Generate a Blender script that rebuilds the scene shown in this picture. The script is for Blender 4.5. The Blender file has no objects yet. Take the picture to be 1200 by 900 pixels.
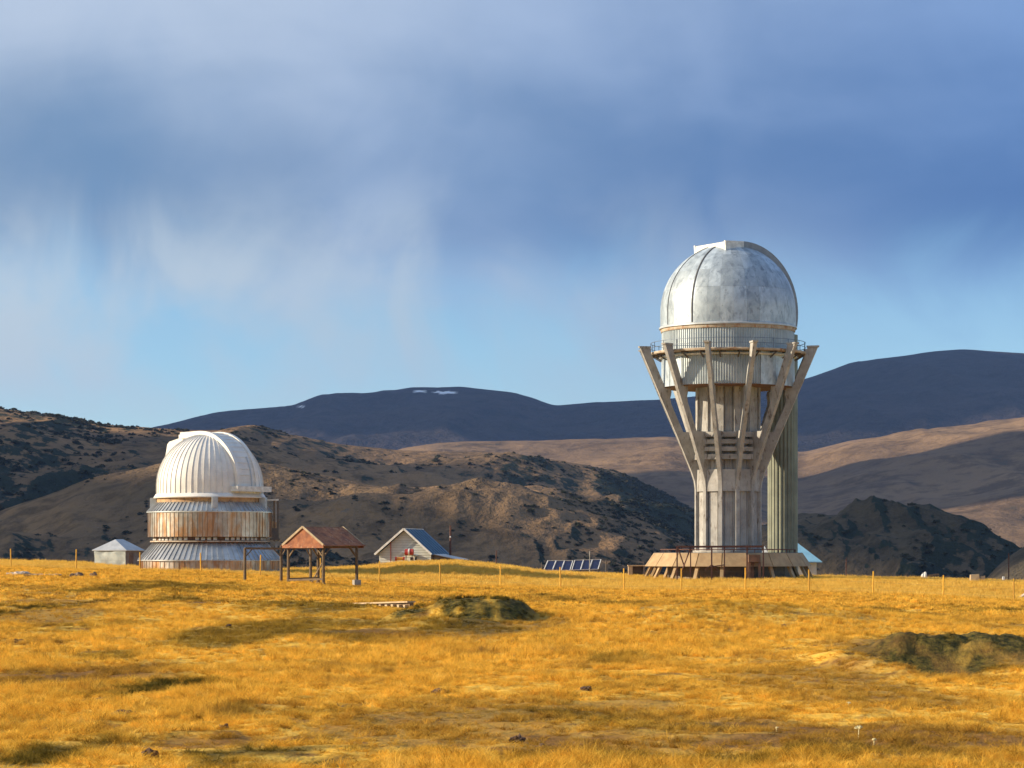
import bpy, math, random
import numpy as np
from mathutils import Vector, Matrix

# ------------------------------------------------------------------ camera, sky, sun, exposure
SC = bpy.context.scene
COL = SC.collection
F = 3000.0          # focal length in pixels of a 1200 px wide picture
EYE = 2.0           # camera height
HR = 652.0          # row of the horizon
SUN_AZ = 88.5       # degrees to the left of straight-behind-the-camera
SUN_EL = 21.0

def X(px, Y): return (px - 600.0) * Y / F
def Z(py, Y): return EYE - (py - HR) * Y / F

cd = bpy.data.cameras.new("camera")
cd.sensor_width = 36.0
cd.lens = 36.0 * F / 1200.0
cd.shift_y = (HR - 450.0) / 1200.0
cd.clip_start = 0.5
cd.clip_end = 40000
cam = bpy.data.objects.new("camera", cd)
cam.location = (0, 0, EYE)
cam.rotation_euler = (math.radians(90), 0, 0)
COL.objects.link(cam)
SC.camera = cam

az, el = math.radians(SUN_AZ), math.radians(SUN_EL)
SUN = Vector((-math.sin(az) * math.cos(el), -math.cos(az) * math.cos(el), math.sin(el)))
sd = bpy.data.lights.new("sun", 'SUN')
sd.energy = 5.0
sd.angle = math.radians(0.6)
sd.color = (1.0, 0.83, 0.6)
sun = bpy.data.objects.new("sun", sd)
sun.rotation_euler = SUN.to_track_quat('Z', 'Y').to_euler()
COL.objects.link(sun)

SC.view_settings.view_transform = 'Standard'
SC.view_settings.look = 'None'
SC.view_settings.gamma = 1.0
SC.view_settings.use_curve_mapping = False
SC.view_settings.exposure = 0.75

SC.cycles.use_denoising = True
SC.cycles.max_bounces = 6
SC.cycles.diffuse_bounces = 3
SC.cycles.glossy_bounces = 3
SC.cycles.transmission_bounces = 4
SC.cycles.volume_bounces = 0
SC.cycles.transparent_max_bounces = 8
SC.cycles.sample_clamp_indirect = 6.0
SC.cycles.use_fast_gi = False

class NT:
    """tiny helper to wire shader nodes"""
    def __init__(s, tree): s.t = tree
    def n(s, kind, **kw):
        nd = s.t.nodes.new(kind)
        for k, v in kw.items(): setattr(nd, k, v)
        return nd
    def put(s, sock, v):
        if v is None: return
        if isinstance(v, bpy.types.NodeSocket): s.t.links.new(v, sock)
        else: sock.default_value = v
    def math(s, op, a, b=None, c=None, clamp=False):
        nd = s.n('ShaderNodeMath', operation=op, use_clamp=clamp)
        s.put(nd.inputs[0], a); s.put(nd.inputs[1], b); s.put(nd.inputs[2], c)
        return nd.outputs[0]
    def mix(s, f, a, b, mode='MIX'):
        nd = s.n('ShaderNodeMix', data_type='RGBA', blend_type=mode)
        s.put(nd.inputs[0], f); s.put(nd.inputs[6], a); s.put(nd.inputs[7], b)
        return nd.outputs[2]
    def ss(s, v, lo, hi):
        nd = s.n('ShaderNodeMapRange', interpolation_type='SMOOTHSTEP')
        s.put(nd.inputs[0], v); nd.inputs[1].default_value = lo; nd.inputs[2].default_value = hi
        return nd.outputs[0]
    def noise(s, vec, scale, detail=4, rough=0.55, dist=0.0):
        nd = s.n('ShaderNodeTexNoise')
        s.put(nd.inputs['Vector'], vec); nd.inputs['Scale'].default_value = scale
        nd.inputs['Detail'].default_value = detail; nd.inputs['Roughness'].default_value = rough
        nd.inputs['Distortion'].default_value = dist
        return nd.outputs[0]
    def scale(s, vec, sx, sy, sz, loc=(0, 0, 0)):
        nd = s.n('ShaderNodeMapping'); s.put(nd.inputs[0], vec)
        nd.inputs['Scale'].default_value = (sx, sy, sz); nd.inputs['Location'].default_value = loc
        return nd.outputs[0]
    def ramp(s, f, stops, interp='LINEAR'):
        nd = s.n('ShaderNodeValToRGB'); s.put(nd.inputs[0], f)
        cr = nd.color_ramp; cr.interpolation = interp
        while len(cr.elements) < len(stops): cr.elements.new(0.5)
        for e, (p, c) in zip(cr.elements, stops):
            e.position = p; e.color = (c[0], c[1], c[2], 1)
        return nd.outputs[0]

def c4(c): return (c[0], c[1], c[2], 1.0)

def build_world():
    w = bpy.data.worlds.new("World"); SC.world = w; w.use_nodes = True
    t = w.node_tree; t.nodes.clear(); k = NT(t)
    out = k.n('ShaderNodeOutputWorld'); bg = k.n('ShaderNodeBackground')
    bg.inputs[1].default_value = 0.051
    t.links.new(bg.outputs[0], out.inputs[0])
    sky = k.n('ShaderNodeTexSky', sky_type='NISHITA')
    sky.sun_disc = False
    sky.sun_elevation = math.radians(SUN_EL)
    sky.sun_rotation = math.atan2(SUN.x, SUN.y)
    sky.altitude = 2600; sky.air_density = 1.0; sky.dust_density = 0.6; sky.ozone_density = 2.0
    tc = k.n('ShaderNodeTexCoord'); d = tc.outputs['Generated']
    sep = k.n('ShaderNodeSeparateXYZ'); k.put(sep.inputs[0], d)
    x, y, z = sep.outputs
    # clear air: the nishita sky, a little cooler
    clear = k.mix(1.0, sky.outputs[0], c4((1.5, 1.72, 1.75)), 'MULTIPLY')
    # nearness to the sun brightens the cloud deck
    dt = k.n('ShaderNodeVectorMath', operation='DOT_PRODUCT'); k.put(dt.inputs[0], d)
    dt.inputs[1].default_value = SUN
    toward = k.ss(dt.outputs['Value'], -0.26, 0.22)
    n1 = k.noise(k.scale(d, 3.0, 3.0, 8.0, (1.3, 0.4, 0.2)), 1.6, 4, 0.5, 0.3)        # big masses
    n2 = k.noise(k.scale(d, 9.0, 9.0, 11.0, (3.1, 1.0, 0.0)), 1.5, 6, 0.52, 0.5)      # billows
    n3 = k.noise(k.scale(d, 11.0, 11.0, 7.5, (0.4, 2.0, 1.0)), 1.3, 5, 0.52, 0.8)     # hanging veils of rain
    dark = k.mix(toward, c4((0.6, 1.7, 4.6)), c4((1.95, 3.35, 5.5)))
    pale = k.mix(toward, c4((1.6, 3.3, 7.0)), c4((5.8, 7.0, 8.9)))
    lum = k.math('ADD', k.math('MULTIPLY', n1, 0.75), k.math('MULTIPLY', n2, 0.35))
    # the belly of the deck is dark, it thins higher up
    belly = k.math('SUBTRACT', k.ss(z, 0.085, 0.13), k.math('MULTIPLY', k.ss(z, 0.145, 0.225), 0.95))
    lum = k.math('SUBTRACT', k.math('ADD', lum, 0.10), k.math('MULTIPLY', belly, 0.34))
    cl = k.mix(k.ss(lum, 0.18, 0.68), dark, pale)
    # how much cloud: full above, ragged lower edge, veils under it
    edge = k.math('ADD', z, k.math('MULTIPLY', k.math('SUBTRACT', n2, 0.5), 0.085))
    edge = k.math('ADD', edge, k.math('MULTIPLY', k.math('SUBTRACT', n1, 0.5), 0.06))
    cover = k.ss(edge, 0.075, 0.135)
    veil = k.math('MULTIPLY', k.ss(k.math('ADD', n3, k.math('MULTIPLY', k.math('SUBTRACT', n2, 0.5), 0.5)), 0.30, 0.66),
                  k.math('MULTIPLY', k.ss(z, 0.034, 0.078), k.ss(toward, 0.12, 0.7)), clamp=True)
    veilcol = k.mix(toward, c4((4.4, 5.8, 7.4)), c4((6.7, 7.9, 8.8)))
    col = k.mix(k.math('MULTIPLY', veil, 0.92), clear, veilcol)
    # the veils also light up the lower edge of the deck
    cl2 = k.mix(k.math('MULTIPLY', veil, k.math('MULTIPLY', k.math('SUBTRACT', 1.0, k.ss(z, 0.105, 0.155)), 0.85)), cl, veilcol)
    col = k.mix(k.math('MULTIPLY', cover, 0.94), col, cl2)
    k.put(bg.inputs[0], col)
build_world()

# ------------------------------------------------------------------ numpy noise
def _hash(ix, iy, seed):
    h = (ix.astype(np.int64) * 374761393 + iy.astype(np.int64) * 668265263 + seed * 982451653) & 0x7fffffff
    h = (h ^ (h >> 13)) * 1274126177 & 0x7fffffff
    return ((h ^ (h >> 16)) & 0xffff) / 65535.0
def vnoise(x, y, seed=0):
    x = np.asarray(x, float); y = np.asarray(y, float)
    ix, iy = np.floor(x), np.floor(y); fx, fy = x - ix, y - iy
    fx = fx * fx * fx * (fx * (fx * 6 - 15) + 10); fy = fy * fy * fy * (fy * (fy * 6 - 15) + 10)
    a = _hash(ix, iy, seed); b = _hash(ix + 1, iy, seed); c = _hash(ix, iy + 1, seed); d = _hash(ix + 1, iy + 1, seed)
    return (a + (b - a) * fx) * (1 - fy) + (c + (d - c) * fx) * fy
def fbm(x, y, oct=5, seed=0, gain=0.5, lac=2.03):
    s = 0; a = 1.0; n = 0
    for o in range(oct):
        s = s + a * (vnoise(x, y, seed + o * 17) - 0.5); n += a; a *= gain; x = x * lac + 11.3; y = y * lac - 7.1
    return s / n * 2
def ridged(x, y, oct=5, seed=0, gain=0.5):
    s = 0; a = 1.0; n = 0
    for o in range(oct):
        s = s + a * (1 - np.abs(2 * vnoise(x, y, seed + o * 13) - 1)); n += a; a *= gain; x = x * 2.07 + 5.3; y = y * 2.07 + 3.9
    return s / n
def sst(v, a, b):
    t = np.clip((np.asarray(v, float) - a) / (b - a), 0, 1); return t * t * (3 - 2 * t)

# ------------------------------------------------------------------ the lie of the land
_cp = np.array([-900, -300, 0, 100, 160, 330, 430, 470, 540, 600, 640, 760, 950, 1080, 1200, 1500, 2200], float)
_cz = np.array([2.0, 1.75, 1.52, 1.30, 0.98, 0.72, 0.95, 1.32, 1.40, 0.98, 0.52, 0.20, 0.20, 0.05, -0.22, -0.5, -0.8])
def fenceY(x): return 187.0 + (x + 36.6) * (163.0 - 187.0) / (32.0 + 36.6)
def fencePY(px): return np.interp(px, [-300, 13, 89, 164, 235, 444, 586, 731, 873, 1023, 1188, 1500],
                                  [655, 665, 668, 670, 672, 683, 688, 692, 694, 698, 706, 716])
def bump(x, y, cx, cy, sx, sy, h, rot=0.0, p=1.0):
    c, s = math.cos(rot), math.sin(rot)
    u = ((x - cx) * c + (y - cy) * s) / sx; v = (-(x - cx) * s + (y - cy) * c) / sy
    return h * np.exp(-(u * u + v * v) ** p)
def G(x, y):
    x = np.asarray(x, float); y = np.asarray(y, float)
    yy = np.maximum(y, 20.0)
    px = 600 + F * x / np.maximum(yy, 120.0)
    fy = fenceY(np.clip(x, -60, 60))
    pfx = 600 + F * x / fy
    zf = EYE - (fencePY(np.clip(pfx, -300, 1500)) - HR) * fy / F
    t = sst(yy, 40, fy - 3)
    z = zf * t
    zc = np.interp(px, _cp, _cz)
    t2 = sst(yy, fy + 1, fy + 29)
    z = z * (1 - t2) + zc * t2
    # behind the crest the plateau falls away into the valley
    z = z - 0.085 * np.clip(yy - 209, 0, 35) - (np.clip(yy - 240, 0, None) * 0.3)
    z = np.maximum(z, -56 - 0.0 * yy)
    near = 1 - sst(yy, 190, 215)
    z = z + near * (0.16 * fbm(x * 0.11, y * 0.075, 4, 3) * sst(yy, 22, 60) + 0.07 * fbm(x * 0.6, y * 0.5, 4, 9)
                    + 0.04 * fbm(x * 2.2, y * 1.8, 3, 21))
    # broad rise in the middle, spoil heaps, pits
    z = z + bump(x, y, 6.3, 79, 5.2, 9, 0.55) + bump(x, y, -9.5, 92, 6, 7, 0.18)
    z = z + bump(x, y, -0.85, 75, 1.45, 2.0, 0.66, 0.1, 2.6) + bump(x, y, -2.9, 75.5, 1.0, 1.5, 0.40, 0, 1.5) + bump(x, y, -1.9, 71.5, 1.6, 1.5, 0.18)
    ry = bump(x, y, 9.3, 50, 1.9, 1.3, 0.46, -0.1, 1.3) + bump(x, y, 7.45, 49.8, 1.0, 1.3, 0.36)
    ry = ry + bump(x, y, 6.35, 46, 0.55, 3.4, 0.20, 0.1, 1.5)
    pit = bump(x, y, 7.9, 45.0, 1.25, 2.4, -0.16, 0.0, 2.0)
    bank = sst(x + 0.12 * fbm(y * 1.6, y * 0 + 3, 3, 8), 6.72, 6.98) * sst(y, 42.4, 44) * (1 - sst(y, 47.8, 49.4)) * np.exp(-np.clip(x - 6.9, 0, None) / 1.6)
    pit = pit - 0.46 * bank
    z = z + (0.8 * ry + pit) * (1 + 0.28 * fbm(x * 1.2, y * 1.0, 3, 33)) + np.clip(ry * 3, 0, 1) * 0.10 * fbm(x * 3.5, y * 2.5, 5, 35)
    z = z + bump(x, y, -7.7, 107, 0.5, 1.6, -0.35)            # hole beside the culvert edge
    tx = -7.81 + (107.0 - y) * (7.81 - 3.89) / 8.0            # trench in front of the culvert edge
    z = z - 0.30 * sst(x, tx - 1.6, tx - .5) * (1 - sst(x, tx - .12, tx + .1)) * sst(y, 97.5, 99) * (1 - sst(y, 107, 108.5))
    z = z + 0.045 * np.clip(-25 - y, 0, None)                   # unseen rise added behind the camera, for warm reflections in the metal walls
    z = z + bump(x, y, -15.5, 84, 3.2, 4, 0.22) + bump(x, y, -11, 40, 2.0, 3, 0.08)
    return z
def gz(x, y): return float(G(np.array([x]), np.array([y]))[0])

def ell(x, y, px, py, wpx, hpx, soft=0.5, seed=1):
    """soft ellipse laid on the ground around the spot that stands at that place, ragged by noise"""
    Y = F * EYE / (py - HR); cx = X(px, Y)
    sx = wpx * Y / F; sy = hpx * Y * Y / (F * EYE)
    d = np.sqrt(((x - cx) / sx) ** 2 + ((y - Y) / sy) ** 2) + 0.8 * fbm(x * 1.4 / max(sx, .4), y * 1.4 / max(sy, .4), 4, seed)
    return 1 - sst(d, 1 - soft, 1 + soft)
def green_mask(x, y):
    m = np.zeros_like(x)
    L = [(180, 807, 62, 11), (30, 722, 42, 10), (95, 738, 70, 8), (500, 716, 30, 8), (220, 700, 45, 7),
         (1100, 752, 75, 9), (1160, 752, 60, 8), (1060, 765, 30, 8), (330, 890, 110, 13), (60, 880, 80, 22), (720, 775, 50, 5),
         (1000, 885, 150, 12), (860, 890, 60, 12), (620, 840, 150, 9), (560, 735, 60, 7), (860, 728, 90, 7), (120, 770, 60, 6),
         (780, 855, 80, 9), (1130, 708, 60, 4), (460, 752, 90, 4), (690, 884, 120, 9), (300, 835, 120, 7)]
    wts = [1, .75, .5, .9, .5, .95, .9, .8, .7, .65, .5, .6, .6, .45, .6, .4, .5, .45, .4, .4, .5, .35]
    for i, (a, w) in enumerate(zip(L, wts)): m = np.maximum(m, w * ell(x, y, *a, seed=40 + i))
    heap = np.clip((bump(x, y, -0.95, 74.2, 1.5, 2.4, 1.5, 0.15, 1.6) + bump(x, y, -2.7, 75, 1.1, 1.8, 1.2)) , 0, 1)
    m = np.maximum(m, heap * 1.05)
    m = np.maximum(m, 0.95 * np.clip(bump(x, y, 9.1, 49.0, 2.3, 1.5, 1.3) + bump(x, y, 7.5, 49.0, 1.0, 1.5, 1.2), 0, 1))
    m = m * np.clip(0.8 + 1.1 * fbm(x * 1.7, y * 1.2, 4, 78), 0, 1.15)
    m = np.maximum(m, 0.55 * sst(fbm(x * 0.16, y * 0.06, 5, 55), 0.12, 0.42) * (1 - sst(y, 140, 165)))
    return np.clip(m, 0, 1)
def bare_mask(x, y):
    m = np.zeros_like(x)
    L = [(1000, 862, 190, 17), (860, 848, 80, 12), (1150, 872, 90, 10), (1060, 775, 60, 12), (1120, 785, 70, 7), (100, 790, 90, 10), (60, 795, 60, 10),
         (640, 868, 80, 8), (900, 870, 110, 9), (240, 870, 120, 9), (560, 880, 60, 6), (420, 745, 80, 4), (270, 714, 60, 4)]
    for i, a in enumerate(L): m = np.maximum(m, ell(x, y, *a, seed=90 + i))
    m = np.maximum(m, 0.7 * sst(fbm(x * 0.22 + 40, y * 0.1, 5, 65), 0.16, 0.42) * (1 - sst(y, 110, 150)))
    m = np.maximum(m, 0.95 * sst(fbm(x * 1.9, y * 1.1, 4, 165), 0.30, 0.46) * (1 - sst(y, 100, 150)))
    m = np.maximum(m, 0.9 * np.clip(bump(x, y, 6.75, 45.6, 0.4, 2.4, 1.3, 0.1) , 0, 1))
    m = np.maximum(m, np.clip(bump(x, y, -7.7, 107, 0.55, 1.6, 1.2), 0, 1))
    return np.clip(m, 0, 1)

# ------------------------------------------------------------------ materials
MATS = {}
def mat(name, base, base2=None, nscale=3.0, mixlo=0.35, mixhi=0.65, rough=0.7, metal=0.0, bump_s=0.0, bump_scale=20.0,
        stain=None, stain_scale=(1, 1, 0.15), stain_lo=0.55, stain_hi=0.75, objvar=0.0, spec=0.5, coord='Object', dirt=0.0):
    m = bpy.data.materials.new(name); m.use_nodes = True
    t = m.node_tree; t.nodes.clear(); k = NT(t)
    out = k.n('ShaderNodeOutputMaterial'); b = k.n('ShaderNodeBsdfPrincipled')
    t.links.new(b.outputs[0], out.inputs[0])
    tc = k.n('ShaderNodeTexCoord'); v = tc.outputs['Object' if coord == 'World' else coord]
    if coord == 'World':
        g = k.n('ShaderNodeNewGeometry'); v = g.outputs['Position']
    base2 = base2 or tuple(c * 0.72 for c in base)
    n1 = k.noise(v, nscale, 6, 0.62)
    col = k.mix(k.ss(n1, mixlo, mixhi), c4(base), c4(base2))
    if stain:
        n2 = k.noise(k.scale(v, *stain_scale), 2.6, 6, 0.65, 0.4)
        col = k.mix(k.ss(n2, stain_lo, stain_hi), col, c4(stain))
    if objvar:
        oi = k.n('ShaderNodeObjectInfo')
        col = k.mix(1.0, col, k.ramp(oi.outputs['Random'], [(0, (1 - objvar,) * 3), (1, (1, 1, 1))]), 'MULTIPLY')
    k.put(b.inputs['Base Color'], col)
    rn = k.noise(v, nscale * 2.3, 4, 0.6)
    mr = k.n('ShaderNodeMapRange'); k.put(mr.inputs[0], rn)
    mr.inputs[3].default_value = max(0.05, rough - 0.14); mr.inputs[4].default_value = min(1, rough + 0.14)
    k.put(b.inputs['Roughness'], mr.outputs[0])
    b.inputs['Metallic'].default_value = metal
    b.inputs['Specular IOR Level'].default_value = spec
    if bump_s:
        bn = k.n('ShaderNodeBump'); bn.inputs['Strength'].default_value = bump_s; bn.inputs['Distance'].default_value = 0.02
        k.put(bn.inputs['Height'], k.noise(v, bump_scale, 5, 0.6)); k.put(b.inputs['Normal'], bn.outputs[0])
    MATS[name] = m
    return m
M = {}
M['silver'] = mat('silver_paint', (0.52, 0.60, 0.66), (0.39, 0.46, 0.52), 1.4, .35, .65, 0.46, 0.28, 0.12, 6, (0.28, 0.33, 0.38), (1, 1, 0.5), .48, .68, 0.34, coord='World')
M['silver_plain'] = mat('silver_trim', (0.50, 0.53, 0.55), (0.38, 0.41, 0.43), 2, rough=0.45, metal=0.3, bump_s=0.1)
M['railshade'] = mat('shaded_rail_silver', (0.24, 0.27, 0.30), (0.19, 0.21, 0.24), 2, rough=0.55, metal=0.1)  # shade of the slit rails painted in: darker and bluer than the silver trim
M['white'] = mat('white_dome_paint', (0.74, 0.72, 0.67), (0.64, 0.62, 0.58), 1.2, rough=0.5, bump_s=0.06, bump_scale=8, stain=(0.6, 0.57, 0.5), stain_scale=(2, 2, .35), stain_lo=.6, stain_hi=.85, objvar=0.06, coord='World')
M['seam'] = mat('dark_seam', (0.05, 0.05, 0.055), rough=0.7)
M['galv'] = mat('galvanised_sheet', (0.62, 0.62, 0.60), (0.47, 0.47, 0.46), 1.0, rough=0.40, metal=0.75, bump_s=0.08, stain=(0.40, 0.30, 0.21), stain_scale=(1.2, 1.2, .2), stain_lo=.62, stain_hi=.85, objvar=0.22, coord='World')
M['galv_wall'] = mat('galvanised_wall', (0.60, 0.55, 0.48), (0.42, 0.35, 0.28), 1.2, rough=0.36, metal=0.85, bump_s=0.08, stain=(0.46, 0.25, 0.12), stain_scale=(.5, .5, .12), stain_lo=.42, stain_hi=.62, objvar=0.24, coord='World')
M['corr'] = mat('corrugated_sheet', (0.41, 0.46, 0.48), (0.30, 0.345, 0.37), 0.8, rough=0.5, metal=0.35, bump_s=0.05, stain=(0.36, 0.33, 0.27), stain_scale=(1.5, 1.5, .12), stain_lo=.58, stain_hi=.82)
M['conc'] = mat('weathered_concrete', (0.43, 0.42, 0.395), (0.31, 0.30, 0.28), 1.1, rough=0.85, bump_s=0.35, bump_scale=9, stain=(0.13, 0.10, 0.075), stain_scale=(1.6, 1.6, .5), stain_lo=.53, stain_hi=.70, objvar=0.2, coord='World')
M['conc_dark'] = mat('grey_concrete', (0.36, 0.34, 0.30), (0.24, 0.22, 0.19), 1.3, rough=0.9, bump_s=0.4, bump_scale=9)
M['colwall'] = mat('column_sheet', (0.36, 0.355, 0.34), (0.25, 0.245, 0.235), 0.9, rough=0.6, metal=0.15, stain=(0.22, 0.17, 0.12), stain_scale=(2, 2, .1), stain_lo=.58, stain_hi=.8, coord='World')
M['tan'] = mat('tan_panel', (0.46, 0.32, 0.165), (0.36, 0.24, 0.12), 1.5, rough=0.8, bump_s=0.2, stain=(0.26, 0.17, 0.09), stain_scale=(1, 1, .7), stain_lo=.6, stain_hi=.8, objvar=0.2, coord='World')
M['creamrust'] = mat('rusty_cream_ring', (0.48, 0.42, 0.33), (0.34, 0.26, 0.18), 1.2, rough=0.7, stain=(0.30, 0.14, 0.06), stain_scale=(1, 1, .8), stain_lo=.5, stain_hi=.66)
M['copper'] = mat('ochre_ring', (0.52, 0.33, 0.15), (0.35, 0.2, 0.09), 1.8, rough=0.6, stain=(0.16, 0.09, 0.05), stain_scale=(1, 1, .4), stain_lo=.52, stain_hi=.7)
M['shaft'] = mat('green_grey_sheet', (0.20, 0.215, 0.16), (0.14, 0.15, 0.115), 0.7, rough=0.5, metal=0.3, stain=(0.14, 0.13, 0.09), stain_scale=(2, 2, .08), stain_lo=.56, stain_hi=.8)
M['rust'] = mat('rusty_sheet', (0.40, 0.15, 0.06), (0.22, 0.075, 0.035), 2.2, rough=0.85, bump_s=0.2, stain=(0.48, 0.30, 0.18), stain_scale=(2, 2, 1.5), stain_lo=.56, stain_hi=.68, objvar=0.25, coord='World')
M['rustpipe'] = mat('rusty_pipe', (0.13, 0.055, 0.035), (0.07, 0.03, 0.022), 5, rough=0.85)
M['rustplate'] = mat('dark_rusty_plate', (0.22, 0.12, 0.07), (0.12, 0.07, 0.045), 2, rough=0.85, bump_s=.2)
M['steel'] = mat('dark_steel', (0.09, 0.085, 0.08), (0.14, 0.11, 0.08), 3, rough=0.6, metal=0.3)
M['rail'] = mat('blue_grey_rail', (0.12, 0.15, 0.2), rough=0.5, metal=0.3)
M['wood'] = mat('weathered_post', (0.20, 0.14, 0.075), (0.12, 0.08, 0.045), 6, rough=0.85, bump_s=.3, objvar=.25)
M['woodlight'] = mat('pale_stick', (0.42, 0.32, 0.2), rough=0.85)
M['yellow'] = mat('yellow_post', (0.80, 0.46, 0.035), (0.68, 0.34, 0.03), 5, rough=0.7, objvar=.35)
M['wire'] = mat('wire', (0.2, 0.19, 0.17), rough=0.5, metal=0.6)
M['siding'] = mat('pale_siding', (0.60, 0.62, 0.56), (0.50, 0.52, 0.47), 1.2, rough=0.75, objvar=.1, coord='World')
M['blueroof'] = mat('blue_sheet_roof', (0.055, 0.13, 0.20), (0.045, 0.10, 0.16), 1.2, rough=0.45, metal=.2, objvar=.15)
M['paleblueroof'] = mat('pale_blue_sheet_roof', (0.22, 0.45, 0.60), (0.18, 0.38, 0.52), 1.2, rough=0.5, objvar=.1)
M['trim'] = mat('white_trim', (0.74, 0.74, 0.70), rough=0.6)
M['tarp'] = mat('pale_tarpaulin', (0.48, 0.51, 0.46), (0.34, 0.38, 0.36), 1.4, rough=0.55, bump_s=.5, bump_scale=2.2)
M['hutwall'] = mat('dull_hut_wall', (0.24, 0.20, 0.17), (0.16, 0.13, 0.11), 2, rough=0.85)
M['hutroof'] = mat('grey_sheet_roof', (0.46, 0.48, 0.50), (0.36, 0.38, 0.40), 1.2, rough=0.5, metal=.2)
M['cell'] = mat('solar_cells', (0.02, 0.03, 0.10), (0.015, 0.022, 0.07), 4, rough=0.16, spec=0.6)
M['alu'] = mat('aluminium_frame', (0.75, 0.75, 0.74), rough=0.4, metal=.4)
M['red'] = mat('red_paint', (0.45, 0.035, 0.025), (0.30, 0.03, 0.02), 4, rough=0.5)
M['orange'] = mat('orange_paint', (0.75, 0.34, 0.05), rough=0.6)
M['glass'] = mat('dark_glass', (0.02, 0.025, 0.03), rough=0.1)
M['stone'] = mat('pale_stone', (0.50, 0.40, 0.30), (0.36, 0.28, 0.21), 2.5, rough=0.9, bump_s=.5, bump_scale=6, coord='World')
M['darkstone'] = mat('dark_turf_stone', (0.10, 0.06, 0.035), (0.22, 0.15, 0.09), 3, rough=0.95, bump_s=.6, bump_scale=7)
M['dung'] = mat('dry_dung', (0.055, 0.03, 0.02), (0.11, 0.06, 0.035), 9, rough=0.95, bump_s=.6, bump_scale=30)
M['buff'] = mat('buff_block', (0.50, 0.37, 0.22), (0.38, 0.27, 0.16), 2.5, rough=0.9, bump_s=.4)
M['flower'] = mat('pale_seed_head', (0.75, 0.66, 0.35), rough=0.8)

def grass_colour(k, pos, green, bare, rnd=None):
    """dry pasture: gold straw, redder old stems, olive moss and bare soil"""
    a = k.noise(k.scale(pos, 0.5, 0.3, 0.5), 1.0, 5, 0.6)
    b = k.noise(pos, 2.2, 5, 0.65)
    c = k.noise(k.scale(pos, 0.12, 0.06, 0.1), 1.0, 4, 0.55)
    gold = k.ramp(b, [(0.25, (0.40, 0.19, 0.028)), (0.4, (0.70, 0.39, 0.05)), (0.58, (0.82, 0.52, 0.085)), (0.8, (0.85, 0.63, 0.19))])
    gold = k.mix(k.ss(a, 0.52, 0.78), gold, c4((0.32, 0.175, 0.05)))
    gold = k.mix(k.math('MULTIPLY', k.ss(c, 0.5, 0.75), 0.45), gold, c4((0.44, 0.25, 0.05)))
    col = k.mix(bare, gold, k.mix(b, c4((0.15, 0.068, 0.018)), c4((0.27, 0.145, 0.04))))
    col = k.mix(k.ss(green, 0.02, 0.9), col, k.mix(k.ss(k.noise(pos, 5.5, 4, 0.7), 0.35, 0.68), c4((0.020, 0.023, 0.007)), c4((0.14, 0.105, 0.022))))
    if rnd is not None:
        col = k.mix(1.0, col, k.ramp(rnd, [(0, (0.42, 0.36, 0.28)), (0.3, (0.92, 0.90, 0.86)), (0.7, (1.1, 1.08, 1.0)), (1, (1.35, 1.36, 1.35))]), 'MULTIPLY')
    return col
def ground_material():
    m = bpy.data.materials.new('pasture_ground'); m.use_nodes = True
    t = m.node_tree; t.nodes.clear(); k = NT(t)
    out = k.n('ShaderNodeOutputMaterial'); b = k.n('ShaderNodeBsdfPrincipled'); t.links.new(b.outputs[0], out.inputs[0])
    pos = k.n('ShaderNodeNewGeometry').outputs['Position']
    g = k.n('ShaderNodeAttribute', attribute_name='green').outputs['Fac']
    s = k.n('ShaderNodeAttribute', attribute_name='bare').outputs['Fac']
    col = grass_colour(k, pos, g, s)
    fine = k.noise(k.scale(pos, 14, 9, 14), 1.0, 4, 0.7)
    col = k.mix(k.ss(fine, 0.45, 0.75), col, k.mix(0.45, col, c4((0.13, 0.07, 0.025))))
    k.put(b.inputs['Base Color'], col); b.inputs['Roughness'].default_value = 0.95; b.inputs['Specular IOR Level'].default_value = 0.1
    bn = k.n('ShaderNodeBump'); bn.inputs['Strength'].default_value = 0.8; bn.inputs['Distance'].default_value = 0.06
    k.put(bn.inputs['Height'], k.noise(k.scale(pos, 7, 5, 7), 1.0, 5, 0.65)); k.put(b.inputs['Normal'], bn.outputs[0])
    return m
def blade_material():
    m = bpy.data.materials.new('straw_blades'); m.use_nodes = True
    t = m.node_tree; t.nodes.clear(); k = NT(t)
    out = k.n('ShaderNodeOutputMaterial')
    pos = k.n('ShaderNodeNewGeometry').outputs['Position']
    g = k.n('ShaderNodeAttribute', attribute_name='green', attribute_type='INSTANCER').outputs['Fac']
    s = k.n('ShaderNodeAttribute', attribute_name='bare', attribute_type='INSTANCER').outputs['Fac']
    r = k.n('ShaderNodeObjectInfo').outputs['Random']
    tall = k.n('ShaderNodeAttribute', attribute_name='tall', attribute_type='INSTANCER').outputs['Fac']
    col = grass_colour(k, pos, g, k.math('MULTIPLY', s, 0.6), r)
    col = k.mix(k.math('MULTIPLY', tall, 0.7), col, k.mix(r, c4((0.74, 0.46, 0.075)), c4((0.82, 0.60, 0.16))))
    d = k.n('ShaderNodeBsdfDiffuse'); k.put(d.inputs[0], col)
    tr = k.n('ShaderNodeBsdfTranslucent'); k.put(tr.inputs[0], col)
    mx = k.n('ShaderNodeMixShader'); mx.inputs[0].default_value = 0.35
    t.links.new(d.outputs[0], mx.inputs[1]); t.links.new(tr.outputs[0], mx.inputs[2]); t.links.new(mx.outputs[0], out.inputs[0])
    return m
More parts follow.
